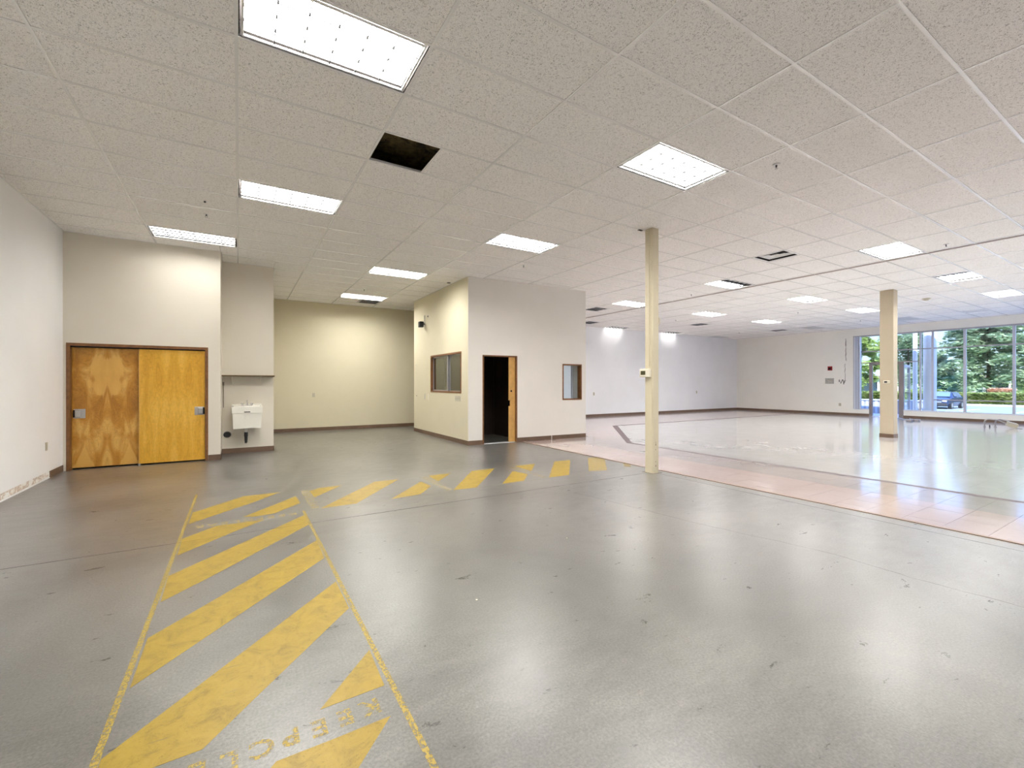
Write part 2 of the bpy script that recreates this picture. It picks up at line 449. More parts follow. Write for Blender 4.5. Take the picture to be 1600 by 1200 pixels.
# ------------------------------------------------------------------ floor
bm = boxes((XL - .1, XR + .1, YB - .1, YF + .1, -.12, -.014)); floor = struct('floor', bm, M_GAP)
def slab(name, pts, m, z1=0.0, z0=-.014):
    b = bmesh.new(); prism(b, pts, z0, z1); return obj(name, b, m, floor)
def R4(x0, x1, y0, y1): return [(x0, y0), (x1, y0), (x1, y1), (x0, y1)]
slab('concrete_slab', R4(XL, 5.617, YB, -1.503), M_CONC)
slab('concrete_slab', R4(XL, 5.617, -1.497, 4.667), M_CONC)
slab('concrete_slab', [(XL, 4.672), (5.85, 4.672), (5.85, 8.7), (8.0, 8.7), (8.0, YF), (XL, YF)], M_CONC)
slab('concrete_slab', R4(5.622, 5.85, YB, 4.667), M_CONC)
bm = bmesh.new(); prism(bm, [(5.84, YB), (5.885, YB), (5.885, 8.72), (5.84, 8.72)], -.002, .006)
obj('reducer_strip', bm, M_STRIP, floor)['label'] = 'narrow brown strip between concrete and vinyl'
# pink and mauve tiles, one object each where the photograph shows them
def vt(name, x0, x1, y0, y1, m):
    key = (round(x1 - x0, 3), round(y1 - y0, 3), m.name)
    if key not in vt.cache:
        b = boxes((0, x1 - x0 - .0014, 0, y1 - y0 - .0014, -.014, .002)); me = bpy.data.meshes.new(name); b.to_mesh(me); b.free(); me.materials.append(m); vt.cache[key] = me
    o = bpy.data.objects.new(name, vt.cache[key]); C.objects.link(o); o.location = (x0, y0, random.uniform(-.0002, .0002)); o.parent = floor
    o.rotation_euler = (random.uniform(-.0012, .0012), random.uniform(-.0012, .0012), 0)
vt.cache = {}
T = .3048
xs = [5.885 + .0, 6.09, 6.395, 6.70, 7.005]
y = .55
while y < 8.6:
    y2 = min(y + T, 8.66)
    for a, b2 in zip(xs, xs[1:]): vt('vinyl_tile', a, b2, y, y2, M_VP)
    for a, b2 in zip([7.005, 7.31, 7.615], [7.31, 7.615, 7.90]): vt('vinyl_tile', a, b2, y, y2, M_VM)
    y += T
slab('vinyl_border', R4(5.885, 7.90, YB, .55), M_VPB, .002)
# accent strip around the white field
slab('accent_strip', [(7.88, YB), (8.0, YB), (8.0, 7.20), (7.88, 7.26)], M_VA, .002)
slab('accent_strip', [(7.88, 7.26), (8.0, 7.20), (10.84, 10.38), (10.72, 10.50)], M_VA, .0024)
slab('accent_strip', [(10.84, 10.38), (XR, 10.38), (XR, 10.50), (10.72, 10.50)], M_VA, .002)
slab('vinyl_field', [(8.0, YB), (XR, YB), (XR, 10.38), (10.84, 10.38), (8.0, 7.20)], M_VW, .002)
slab('vinyl_border', [(7.90, 7.28), (10.72, 10.50), (XR, 10.50), (XR, 13.1), (8.0, 13.1), (8.0, 8.66), (7.90, 8.66)], M_VPB, .002)
slab('vinyl_edge_band', R4(8.0, XR, 13.1, YF), M_VM, .002)
# shrinkage crack and saw mark in the concrete
bm = bmesh.new()
cr = [(3.70, 4.3), (3.80, 3.75), (3.86, 3.36), (3.96, 2.66), (4.1, 2.13), (4.2, 1.68), (4.17, 1.18), (4.22, .68), (4.3, 0)]
L1 = []; L2 = []
for k in range(len(cr) - 1):
    for t in range(6):
        f = t / 6; x = cr[k][0] * (1 - f) + cr[k + 1][0] * f + random.uniform(-.008, .008); yy = cr[k][1] * (1 - f) + cr[k + 1][1] * f
        wd = random.uniform(.0008, .0022); L1.append(bm.verts.new((x - wd, yy, .0006))); L2.append(bm.verts.new((x + wd, yy, .0006)))
for k in range(len(L1) - 1): bm.faces.new((L1[k], L2[k], L2[k + 1], L1[k + 1]))
obj('floor_crack', bm, M_GAP, floor)
bm = bmesh.new(); L1 = []; L2 = []      # saw cut showing dark through the paint
x = XL
while x < 5.6:
    wd = random.uniform(.0012, .0032); q = random.uniform(-.0015, .0015)
    L1.append(bm.verts.new((x, 4.6695 + q - wd, .0011))); L2.append(bm.verts.new((x, 4.6695 + q + wd, .0011))); x += .06
for k in range(len(L1) - 1): bm.faces.new((L1[k], L1[k + 1], L2[k + 1], L2[k]))
obj('control_joint', bm, M_GAP, floor)

# ------------------------------------------------------------------ ceiling: deck, tees, tiles
BLK = [(4.48, 7.86, 8.78, 12.3), (-2.6, -.29, 9.43, YF + .2), (-.29, .63, 10.17, YF + .2)]
bm = boxes((XL - .15, XR + .18, YB - .15, YF + .15, DECK, DECK + .1))
def mk_insul():
    m, n, b, out = newmat('roof_insulation'); h = NB(n)
    c = h.ramp(h.noise(h.map(), 9, 5, .7, .6), [(.35, (.02, .014, .007)), (.6, (.20, .15, .065)), (.75, (.34, .18, .10))])
    n.links.new(c, b.inputs['Base Color']); b.inputs['Roughness'].default_value = .9; return m
M_INS = mk_insul()
ceiling = struct('ceiling', bm, M_INS)
xlines = [GX0 + PX * i for i in range(-3, 8) if GX0 + PX * i < 11.0] + [X2 + PX * k for k in range(0, 11)]
ylines = [GY0 + PY * j for j in range(-13, 19)]
def segs(lo, hi, cuts):
    out = []; cur = lo
    for a, b in sorted(cuts):
        if a > cur: out.append((cur, min(a, hi)))
        cur = max(cur, b)
    if cur < hi: out.append((cur, hi))
    return [s for s in out if s[1] - s[0] > .05]
for x in xlines:
    for a, b in segs(YB, YF, [(q[2], q[3]) for q in BLK if q[0] < x < q[1]]):
        obj('main_runner', boxes((x - .012, x + .012, a, b, CH, CH + .006), (x - .001, x + .001, a, b, CH + .006, CH + .035)), M_TEE, ceiling)
for y in ylines:
    for lo, hi in ((XL, 11.04), (X2, XR)):
        for a, b in segs(lo, hi, [(q[0], q[1]) for q in BLK if q[2] < y < q[3]]):
            obj('cross_tee', boxes((a, b, y - .012, y + .012, CH + .0006, CH + .006), (a, b, y - .001, y + .001, CH + .006, CH + .03)), M_TEE, ceiling)
bm = boxes((11.035, 11.09, YB, YF, CH - .006, CH + .01)); t3 = struct('trim_3', bm, M_TRIM)
bm = bmesh.new()     # wall angle
for x0, x1, y0, y1 in ((XL, XL + .022, YB, 9.43), (XL, -.29, 9.408, 9.43), (-.29, -.268, 9.43, 10.17), (-.29, .63, 10.148, 10.17), (.63, .652, 10.17, YF), (.63, XR, YF - .022, YF), (XR - .022, XR, YB, YF), (4.458, 4.48, 8.78, 12.3)):
    box(bm, x0, x1, y0, y1, CH + .001, CH + .007)
struct('trim_4', bm, M_TEE)

# cells: (x0, x1, row) taken by lights / vents / holes
def cellx(i): return GX0 + PX * i
def cellx2(k): return X2 + PX * k
lights = [  # x0, row, kind, label
    (cellx(-2), 1, 'on', 'largest lit fluorescent troffer, at the top edge above the concrete floor'),
    (cellx(-2), 6, 'on', 'lit troffer between the biggest one and the one over the sliding doors'),
    (cellx(-3), 10, 'mid', 'lit troffer just in front of the wall over the sliding closet doors'),
    (cellx(1), 1, 'on', 'lit troffer nearest in front of the thin steel column, seen as a bright diamond'),
    (cellx(1), 6, 'on', 'lit troffer in front of the office wall above its doorway'),
    (cellx(0), 11, 'on', 'lit troffer beside the office corner, over the way into the yellow alcove'),
    (cellx(0), 16, 'on', 'lit troffer deepest in the yellow alcove, with a vent behind it'),
    (cellx(6), 1, 'on', 'lit troffer touching the ceiling trim line just above the tan column'),
    (cellx(6), 6, 'half', 'troffer with one half lit and one half grey, at the ceiling trim line'),
    (cellx(6), 11, 'on', 'lit troffer partly hidden behind the thin steel column, before the trim line'),
    (cellx2(2), 1, 'part', 'troffer with a dim grey third, first behind the trim line right of the tan column'),
    (cellx2(2), 6, 'on', 'lit troffer hanging between the two columns, left of the tan column top'),
    (cellx2(2), 11, 'on', 'small lit troffer behind the trim line, just right of the thin steel column'),
    (cellx2(2), 18, 'dim', 'lit troffer at the far white wall, left of the thin steel column'),
    (cellx2(5), 1, 'on', 'lit troffer at the right edge, second one beyond the trim line there'),
    (cellx2(5), 6, 'on', 'lit troffer directly left of the tan column, touching its top'),
    (cellx2(5), 11, 'on', 'distant lit troffer midway between the columns, near the room corner'),
    (cellx2(5), 18, 'dim', 'lit troffer at the far white wall, just right of the thin steel column'),
]
hidden = [(cellx(-2), -4), (cellx(1), -4), (cellx(6), -4), (cellx2(2), -4), (cellx2(5), -4), (cellx(-2), -10), (cellx(1), -9)]  # unseen troffers carrying the rows on, added for their light
half_cells = {}      # (x0,row) -> list of 2x2 items
taken = {(round(l[0], 2), l[1]) for l in lights} | {(round(l[0], 2), l[1]) for l in hidden}

def ring(bm, x0, x1, y0, y1, wd, z0, z1):
    box(bm, x0, x1, y0, y0 + wd, z0, z1); box(bm, x0, x1, y1 - wd, y1, z0, z1)
    box(bm, x0, x0 + wd, y0 + wd, y1 - wd, z0, z1); box(bm, x1 - wd, x1, y0 + wd, y1 - wd, z0, z1)
def make_troffer(kind, loc, label, group):
    t = thing('ceiling_troffer', loc, label, 'ceiling light', group)
    a, b = .594, .289
    h = bmesh.new(); ring(h, -a, a, -b, b, .004, .007, .115); box(h, -a, a, -b, b, .115, .12)
    obj('housing', h, M_GAP, t)
    f = bmesh.new(); ring(f, -a + .016, a - .016, -b + .013, b - .013, .013, .002, .014); obj('lens_frame', f, M_TROFFER, t)
    g = bmesh.new()
    X0, X1, Y0, Y1 = -a + .029, a - .029, -b + .026, b - .026
    for k in range(1, 4):
        yy = Y0 + (Y1 - Y0) * k / 4; box(g, X0, X1, yy - .0035, yy + .0035, .006, .026)
    for k in range(1, 6):
        xx = X0 + (X1 - X0) * k / 6; box(g, xx - .0032, xx + .0032, Y0, Y1, .006, .025)
    obj('louver', g, M_LOUVER, t)
    def panel(nm, x0, x1, y0, y1, m):
        q = bmesh.new(); box(q, x0, x1, y0, y1, .038, .042); return obj(nm, q, m, t)
    if kind in ('on', 'mid', 'dim'): panel('lamp_panel', X0, X1, Y0, Y1, {'on': M_LAMP, 'mid': M_LAMP_MID, 'dim': M_LAMP_DIM}[kind])
    elif kind == 'half':
        panel('lamp_panel', X0, X1, 0, Y1, M_LAMP)
        panel('lamp_panel', X0, X1, Y0, 0, M_LENS_OFF)['label'] = 'unlit grey half of the lens'
    else:
        panel('lamp_panel', X0 + .3, X1, Y0, Y1, M_LAMP)
        panel('lamp_panel', X0, X0 + .3, Y0, Y1, M_LENS_OFF)['label'] = 'unlit grey end of the lens'
    return t
proto = None
for x0, j, kind, lab in lights:
    loc = (x0 + PX / 2, GY0 + PY * j + PY / 2, CH)
    if kind == 'on' and proto: dup(proto, loc, lab)
    else:
        t = make_troffer(kind, loc, lab, 'fluorescent ceiling troffers')
        if kind == 'on': proto = t
for x0, j in hidden:
    dup(proto, (x0 + PX / 2, GY0 + PY * j + PY / 2, CH), 'unseen lit troffer added above the part of the room behind the camera', 'unseen troffers added behind the camera')

# 2 ft x 2 ft ceiling items: x0, row, kind, name, label
items = [
    (cellx(-1), 3, 'hole', None, None),
    (cellx(5), 3, 'diffuser', 'ceiling_vent', 'square supply vent with open black slot, between the troffers over the columns'),
    (cellx(6), 13, 'grille', 'ceiling_vent', 'dark square vent near the office wall top, just before the trim line'),
    (cellx2(0) + .61, 17, 'grille', 'ceiling_vent', 'small dark vent beyond the trim line, right beside the office wall edge'),
    (cellx2(4), 14, 'grille', 'ceiling_vent', 'dark square vent in the far ceiling between two small troffers, right of the steel column'),
    (cellx2(8), 18, 'return', 'ceiling_vent', 'long grey return grille in the far corner of the ceiling'),
    (cellx2(8), 13, 'grille', 'ceiling_vent', 'thin dark vent above the beige right wall, nearest the far corner'),
    (cellx2(8), 11, 'return', 'ceiling_vent', 'pale return grille outline above the beige right wall, left of the tan column'),
    (cellx(0) + .61, 17, 'grille', 'ceiling_vent', 'dark vent at the back of the yellow alcove, behind its deepest troffer'),
    (cellx2(8), 3, 'bars', 'ceiling_vent', 'slotted white register in the ceiling in front of the shop windows'),
    (cellx2(8), 6, 'return', 'ceiling_vent', 'pale grey grille in the ceiling just right of the tan column top'),
]
taken2 = {}
for it in items:
    base_x = it[0]; full = it[2] == 'return'
    # parent cell start
    lines = [GX0 + PX * i for i in range(-4, 8)] if base_x < 11.0 else [X2 + PX * k for k in range(0, 11)]
    cx0 = max(l for l in lines if l <= base_x + .01)
    taken2[(round(cx0, 2), it[1])] = (base_x, full)

def cam_px(x, y, z):
    c, s = math.cos(YAW), math.sin(YAW)
    r = x * c - y * s; f = x * s + y * c
    if f < .2: return None
    return 769.35 + 680.72 * r / f, 600 - 680.72 * (z - CAM_Z) / f, f
tiles = []
for xset in ([GX0 + PX * i for i in range(-4, 8)], [X2 + PX * k for k in range(0, 12)]):
    for xi in xset:
        first = xset[0] < 0
        x0, x1 = xi, xi + PX
        if first: x0 = max(x0, XL + .005); x1 = min(x1, 11.035)
        x1 = min(x1, XR - .005)
        if x1 - x0 < .06: continue
        for j in range(-14, 19):
            y0 = max(GY0 + PY * j, YB); y1 = min(y0 + PY if j > -14 else GY0 + PY * (j + 1), YF - .005)
            if y1 - y0 < .05: continue
            key = (round(xi, 2), j)
            if key in taken: continue
            px = [(x0, x1, y0, y1)]
            if key in taken2:
                bx_, full = taken2[key]
                if full: continue
                px = [(x0, bx_, y0, y1)] if bx_ > x0 + .3 else [(x0 + .61, x1, y0, y1)]
            for q in px:
                rects = [q]
                for B in BLK:
                    nr = []
                    for r in rects:
                        if r[1] <= B[0] or r[0] >= B[1] or r[3] <= B[2] or r[2] >= B[3]: nr.append(r); continue
                        # keep the largest uncovered sub rectangles
                        if r[0] < B[0]: nr.append((r[0], B[0], r[2], r[3]))
                        if r[1] > B[1]: nr.append((B[1], r[1], r[2], r[3]))
                        ma, mb = max(r[0], B[0]), min(r[1], B[1])
                        if r[2] < B[2]: nr.append((ma, mb, r[2], B[2]))
                        if r[3] > B[3]: nr.append((ma, mb, B[3], r[3]))
                    rects = nr
                for r in rects:
                    if r[1] - r[0] > .03 and r[3] - r[2] > .03: tiles.append(r)
def rank(r):
    best = 1e9
    for x in (r[0], r[1]):
        for y in (r[2], r[3]):
            p = cam_px(x, y, CH)
            if p and -60 < p[0] < 1660 and -90 < p[1]: best = min(best, p[2])
    return best
tiles.sort(key=rank)
tcache = {}; far_bm = bmesh.new(); nt_ = 0
holes_x = (cellx(5) + .42, cellx(5) + .62)
for r in tiles:
    w_, d_ = round(r[1] - r[0] - .006, 3), round(r[3] - r[2] - .006, 3)
    if nt_ < 300 and rank(r) < 1e8:
        if (w_, d_) not in tcache:
            b = boxes((0, w_, 0, d_, 0, .016)); me = bpy.data.meshes.new('ceiling_tile'); b.to_mesh(me); b.free(); me.materials.append(M_TILE); tcache[(w_, d_)] = me
        o = bpy.data.objects.new('ceiling_tile', tcache[(w_, d_)]); C.objects.link(o); o.parent = ceiling
        o.location = (r[0] + .003, r[2] + .003, CH + .0062 + random.uniform(0, .0006)); nt_ += 1
    else: box(far_bm, r[0] + .003, r[1] - .003, r[2] + .003, r[3] - .003, CH + .0062, CH + .022)
o = obj('ceiling_tile_field', far_bm, M_TILE, ceiling); o['kind'] = 'stuff'

for x0, j, kind, nm, lab in items:
    y0 = GY0 + PY * j; Wd = .61
    obj('cross_tee', boxes(((x0 + .598 if kind != 'return' else x0 + .6), (x0 + .622 if kind != 'return' else x0 + .602), y0 + .012, y0 + PY - .012, CH + .0005, CH + .006)), M_TEE, ceiling) if abs(x0 - round((x0 - GX0) / PX) * PX - GX0) < .05 or x0 > 11 else None
    if kind == 'hole': continue
    L = PX if kind == 'return' else .61
    t = thing(nm, (x0, y0, CH), lab, 'vent', 'ceiling vents')
    a, b = .016, .013
    bb = bmesh.new(); ring(bb, a, L - a, b, PY - b, .004, .008, .1); box(bb, a, L - a, b, PY - b, .1, .104); obj('duct_box', bb, M_DARKMETAL, t)
    ff = bmesh.new(); ring(ff, a, L - a, b, PY - b, .03, .001, .008); obj('frame', ff, M_TROFFER if kind != 'grille' else M_GRILLE, t)
    if kind == 'diffuser':
        cx_, cy_ = L / 2, PY / 2
        for k, (s_, z_) in enumerate(((.235, .030), (.165, .018), (.095, .006))):
            q = bmesh.new(); o_, i_ = s_, s_ - .06
            vo = [q.verts.new((cx_ + sx_ * o_, cy_ + sy_ * o_, z_)) for sx_, sy_ in ((-1, -1), (1, -1), (1, 1), (-1, 1))]
            vi = [q.verts.new((cx_ + sx_ * i_, cy_ + sy_ * i_, z_ + .035)) for sx_, sy_ in ((-1, -1), (1, -1), (1, 1), (-1, 1))]
            for e_ in range(4): q.faces.new((vo[e_], vo[(e_ + 1) % 4], vi[(e_ + 1) % 4], vi[e_]))
            if k == 2: q.faces.new(vi)
            obj('cone', q, M_TROFFER, t)
    elif kind == 'grille':
        for k in range(9):
            q = boxes((.046, L - .046, .055 + k * .056, .061 + k * .056, .004, .022)); obj('slat', q, M_DARKMETAL if k % 3 else M_GRILLE, t)
    elif kind == 'bars':
        for k in range(8): obj('slat', boxes((.06 + k * .06, .09 + k * .06, .05, PY - .05, .002, .012)), M_TROFFER, t)
    else:
        for k in range(15): obj('slat', boxes((.06 + k * .075, .10 + k * .075, .046, PY - .046, .002, .014)), M_GRILLE, t)

# sprinklers
def sprinkler(x, y, lab, proto=[None]):
    if proto[0]: return dup(proto[0], (x, y, CH), lab)
    t = thing('fire_sprinkler', (x, y, CH), lab, 'sprinkler', 'ceiling sprinklers')
    b = bmesh.new(); cyl(b, (0, 0, .007), (0, 0, -.004), .036, .04, 18); obj('escutcheon', b, M_TROFFER, t)
    b = bmesh.new(); cyl(b, (0, 0, -.004), (0, 0, -.02), .010, .008); tube(b, [(.010, 0, -.018), (.014, 0, -.03), (0, 0, -.040)], .003); tube(b, [(-.010, 0, -.018), (-.014, 0, -.03), (0, 0, -.040)], .003); obj('stem', b, M_BLACK, t)
    b = bmesh.new(); cyl(b, (0, 0, -.040), (0, 0, -.043), .016, .016, 12); obj('deflector', b, M_STEEL, t)
    proto[0] = t; return t
for x, y, lab in ((5.15, 2.59, 'sprinkler head nearest the camera, right of the bright diamond troffer'),
                  (-.40, 7.45, 'sprinkler head above the sliding doors, beside their troffer'),
                  (5.05, 7.40, 'sprinkler head in front of the office wall, below its troffer'),
                  (2.78, 11.31, 'sprinkler head inside the yellow alcove, above the deepest troffer'),
                  (10.60, 7.49, 'sprinkler head right of the steel column, beneath the half lit troffer'),
                  (10.64, 2.58, 'sprinkler head by the ceiling trim line, right of the tan column'),
                  (14.34, 10.79, 'distant sprinkler head right of the steel column, beyond the trim line'),
                  (16.38, 7.55, 'sprinkler head left of the tan column, below the diamond troffer there'),
                  (20.5, 7.3, 'farthest sprinkler head, left of the tan column near the right wall'),
                  (20.4, 11.9, 'distant sprinkler head above the beige right wall near the corner')):
    sprinkler(x, y, lab)
t = thing('smoke_detector', (16.9, 4.5, CH), 'beige smoke detector on the ceiling right of the tan column', 'smoke detector')
b = bmesh.new(); cyl(b, (0, 0, .004), (0, 0, -.018), .10, .095, 20); obj('mounting_base', b, M_BEIGEPL, t)
b = bmesh.new(); cyl(b, (0, 0, -.018), (0, 0, -.055), .075, .045, 20); obj('sensor_cover', b, M_BEIGEPL, t)
b = bmesh.new(); cyl(b, (0, 0, .006), (0, 0, .0), .045, .05, 16); o = obj('ceiling_plug', b, M_BLACK); o.location = (4.36, 9.57, CH); tag(o, 'small black plug in the ceiling at the office wall corner', 'plug')
b = bmesh.new(); cyl(b, (0, 0, .005), (0, 0, -.012), .014, .012, 12); o = obj('ceiling_hook', b, M_BLACK); o.location = (-.39, 6.94, CH); tag(o, 'tiny dark ceiling hook beside the sprinkler over the sliding doors', 'hook')

# ------------------------------------------------------------------ sliding closet doors
d1 = thing('sliding_closet_door', (-1.43, 9.45, 0), 'pair of tall orange maple sliding doors in a brown wood frame', 'door')
DX, DY = -1.43, 9.45
def dobj(n, bs, m, par=d1, ox=DX, oy=DY, bev=0):
    bm = bmesh.new()
    for q in bs: box(bm, q[0] - ox, q[1] - ox, q[2] - oy, q[3] - oy, q[4], q[5])
    if bev: bevel(bm, bev, 1)
    return obj(n, bm, m, par)
dobj('frame', [(-2.38, -2.335, 9.422, 9.57, 0, 2.05), (-.525, -.48, 9.422, 9.57, 0, 2.05), (-2.335, -.525, 9.422, 9.57, 2.005, 2.05)], M_FRAME)
dobj('track', [(-2.335, -.525, 9.45, 9.56, 1.985, 2.005)], M_GAP)
ld = dobj('door_leaf', [(-2.333, -1.44, 9.515, 9.55, .025, 1.985)], M_DOOR_L); ld['label'] = 'left leaf with flame shaped bookmatched maple grain'
rd = dobj('door_leaf', [(-1.47, -.53, 9.462, 9.50, .025, 1.985)], M_DOOR_R); rd['label'] = 'right leaf in plain bright orange maple, in front of the other'
dobj('door_edge', [(-1.475, -1.468, 9.461, 9.501, .025, 1.985)], M_DOOR_O)
dobj('floor_guide', [(-1.48, -1.45, 9.45, 9.52, 0, .03)], M_STEEL)
def handle(leaf, xc, yf, z, flip):
    bm = bmesh.new(); box(bm, xc - .072 - DX, xc + .072 - DX, yf - .006 - DY, yf - DY, z - .075, z + .075); bevel(bm, .002, 1); p = obj('handle_plate', bm, M_STEEL, leaf)
    s = -1 if flip else 1
    bm = bmesh.new(); box(bm, xc - .045 * s - .035 - DX, xc - .045 * s + .035 - DX, yf - .0085 - DY, yf - .006 - DY, z - .06, z + .06); obj('finger_pull', bm, M_GAP, leaf)
    bm = bmesh.new(); box(bm, xc - .018 * s - .038 - DX, xc - .018 * s + .038 - DX, yf - .030 - DY, yf - .009 - DY, z - .058, z + .058); bevel(bm, .012, 3); obj('lock_case', bm, M_STEEL, leaf)
handle(ld, -2.24, 9.515, .905, False)
handle(rd, -.615, 9.462, .905, True)
for leaf in (ld, rd): pass

# ------------------------------------------------------------------ alcove: shelf, sink, pipes
t = thing('wall_shelf', (.17, 10.17, 1.55), 'long thin brown shelf on two brackets above the wall sink', 'shelf')
b = boxes((-.455, .46, -.30, 0, -.013, .012)); obj('shelf_board', b, mat('shelf_edge', (.12, .07, .022), .5), t)
for xx in (-.29, .22):
    b = boxes((xx - .006, xx + .006, -.012, 0, -.24, -.009), (xx - .006, xx + .006, -.22, -.012, -.02, -.009)); cyl(b, (xx, -.01, -.17), (xx, -.17, -.02), .005, None, 6)
    obj('bracket', b, M_WHITEPL, t)
sk = thing('wall_sink', (.145, 10.17, 0), 'cream wall hung utility sink with chrome faucet and black trap', 'sink')
def sink_body():
    bm = bmesh.new()
    def rr(z, hx, y0, y1): return [bm.verts.new(p) for p in ((-hx, y0, z), (hx, y0, z), (hx, y1, z), (-hx, y1, z))]
    rings = [rr(.52, .235, -.40, -.004), rr(.82, .252, -.425, -.004), rr(.822, .262, -.437, -.004), rr(.945, .262, -.437, -.004), rr(.950, .257, -.432, -.004),
             rr(.950, .235, -.405, -.10), rr(.60, .20, -.37, -.13)]
    bm.faces.new(rings[0][::-1])
    for a, b in zip(rings, rings[1:]):
        for k in range(4): bm.faces.new((a[k], a[(k + 1) % 4], b[(k + 1) % 4], b[k]))
    bm.faces.new(rings[-1]); return bm
obj('basin', sink_body(), M_SINK, sk)
obj('backsplash', boxes((-.262, .262, -.03, -.002, .945, .985)), M_SINK, sk)
obj('overflow_slot', boxes((-.055, .05, -.440, -.4365, .835, .852)), M_BLACK, sk)
b = bmesh.new(); box(b, -.07, .07, -.085, -.045, .948, .962); cyl(b, (0, -.065, .96), (0, -.065, 1.03), .012); tube(b, [(0, -.065, 1.03), (0, -.09, 1.06), (0, -.15, 1.055), (0, -.19, 1.03)], .010); obj('faucet', b, M_CHROME, sk)
for s_ in (-1, 1):
    b = bmesh.new(); cyl(b, (s_ * .085, -.065, .955), (s_ * .085, -.065, .99), .014); box(b, s_ * .085 - .03, s_ * .085 + .03, -.072, -.058, .99, 1.0); obj('tap_handle', b, M_CHROME, sk)
b = bmesh.new(); cyl(b, (-.02, -.2, .52), (-.02, -.2, .42), .024, .022); obj('tailpipe', b, M_PVC, sk)
b = bmesh.new(); cyl(b, (-.02, -.2, .43), (-.02, -.2, .35), .034, .034); cyl(b, (-.02, -.2, .35), (-.02, -.2, .27), .030, .028)
tube(b, [(-.02, -.2, .30), (-.02, -.19, .245), (-.02, -.15, .225), (-.02, -.11, .245), (-.02, -.10, .30), (-.02, -.08, .34), (-.02, -.002, .34)], .026); obj('drain_trap', b, M_BLACK, sk)
b = bmesh.new(); cyl(b, (0, 0, 0), (0, -.05, 0), .062, .055, 18); cyl(b, (-.02, -.05, 0), (-.02, -.06, 0), .02, .018, 10)
for v in b.verts: v.co.x *= 1.1
o = obj('pipe_cap', b, M_BLACK); o.location = (-.20, 10.17, .38); tag(o, 'round black rubber pipe cap on the wall left of the sink', 'pipe cap')
b = bmesh.new(); cyl(b, (0, 0, .92), (0, 0, 1.43), .006, None, 8); box(b, -.012, .012, -.012, .008, 1.36, 1.43)
o = obj('wall_conduit', b, mat('conduit_brown', (.18, .15, .10), .5)); o.location = (-.262, 10.160, 0); tag(o, 'thin dark pipe running up the wall corner left of the sink', 'pipe')

# ------------------------------------------------------------------ office doorway, windows
def wthing(name, W, u, label, cat):
    p = W.P(u, 0); return thing(name, (p[0], p[1], 0), label, cat, rz=0)
def wobj(name, W, par, bs, m, bev=0):
    bm = bmesh.new()
    for q in bs: W.bx(bm, *q)
    shift(bm, (-par.location.x, -par.location.y, 0)) if par is not None else None
    if bev: bevel(bm, bev, 1)
    return obj(name, bm, m, par)
t = wthing('pocket_door', OF, .36, 'nearly opened maple pocket door in the dark office doorway', 'door')
wobj('frame', OF, t, [(.36, .395, -.006, .13, 0, 2.06), (1.255, 1.29, -.006, .13, 0, 2.06), (.395, 1.255, -.006, .13, 2.03, 2.06)], M_FRAME)
lf = wobj('door_leaf', OF, t, [(1.09, 1.255, .045, .085, .01, .86), (1.13, 1.255, .045, .085, .86, 1.0), (1.09, 1.255, .045, .085, 1.0, 2.03)], M_DOOR_O)
q = OF.P(1.15, .044); b = bmesh.new(); cyl(b, (q[0], q[1], 1.22), (q[0], q[1] - .004, 1.22), .024, .024, 16); shift(b, (-t.location.x, -t.location.y, 0)); obj('lock_hole', b, M_GAP, lf)
wobj('latch_cutout', OF, lf, [(1.09, 1.168, .040, .046, .87, .99)], M_BLACK)
for ch in list(lf.children):
    pass
wobj('threshold', OF, t, [(.395, 1.255, 0, .13, 0, .008)], M_ALUW)

t = wthing('pass_window', OF, 2.63, 'narrow wood framed window at the right end of the office front wall', 'window')
wobj('frame', OF, t, [(2.63, 2.665, -.008, .13, .98, 1.90), (3.215, 3.25, -.008, .13, .98, 1.90), (2.665, 3.215, -.008, .13, .98, 1.015), (2.665, 3.215, -.008, .13, 1.865, 1.90)], M_FRAME)
g = wobj('pane', OF, t, [(2.665, 3.215, .085, .089, 1.015, 1.865)], M_GLASS3)
t = thing('interior_window', (7.86, 9.0, 0), 'white framed inner window seen through the narrow office window', 'window')
def oo(name, par, q, m):
    b = bmesh.new()
    for r in q: box(b, r[0] - par.location.x, r[1] - par.location.x, r[2] - par.location.y, r[3] - par.location.y, r[4], r[5])
    return obj(name, b, m, par)
oo('frame', t, [(7.70, 7.86, 9.0, 9.04, .95, 1.98), (7.70, 7.86, 10.51, 10.55, .95, 1.98), (7.70, 7.86, 9.04, 10.51, .95, .99), (7.70, 7.86, 9.04, 10.51, 1.94, 1.98)], M_ALUW)
oo('pane', t, [(7.78, 7.784, 9.04, 10.51, .99, 1.94)], M_GLASS3)
t = thing('sliding_window', (4.48, 9.13, 0), 'wood framed sliding window with two dark panes in the yellow office wall', 'window')
oo('frame', t, [(4.472, 4.61, 9.13, 9.17, 1.17, 2.15), (4.472, 4.61, 10.97, 11.01, 1.17, 2.15), (4.472, 4.61, 9.17, 10.97, 1.17, 1.21), (4.472, 4.61, 9.17, 10.97, 2.11, 2.15)], M_FRAME)
sa = oo('sash', t, [(4.53, 4.56, 10.93, 10.97, 1.21, 2.11), (4.53, 4.56, 10.00, 10.05, 1.21, 2.11), (4.53, 4.56, 10.05, 10.93, 1.21, 1.24), (4.53, 4.56, 10.05, 10.93, 2.075, 2.11)], M_ALU)
oo('pane', t, [(4.543, 4.547, 10.05, 10.93, 1.24, 2.075)], M_GLASS2)
sb = oo('sash', t, [(4.565, 4.59, 9.94, 9.985, 1.21, 2.11), (4.565, 4.59, 9.17, 9.19, 1.21, 2.11), (4.565, 4.59, 9.19, 9.94, 1.21, 1.225), (4.565, 4.59, 9.19, 9.94, 2.095, 2.11)], M_ALU)
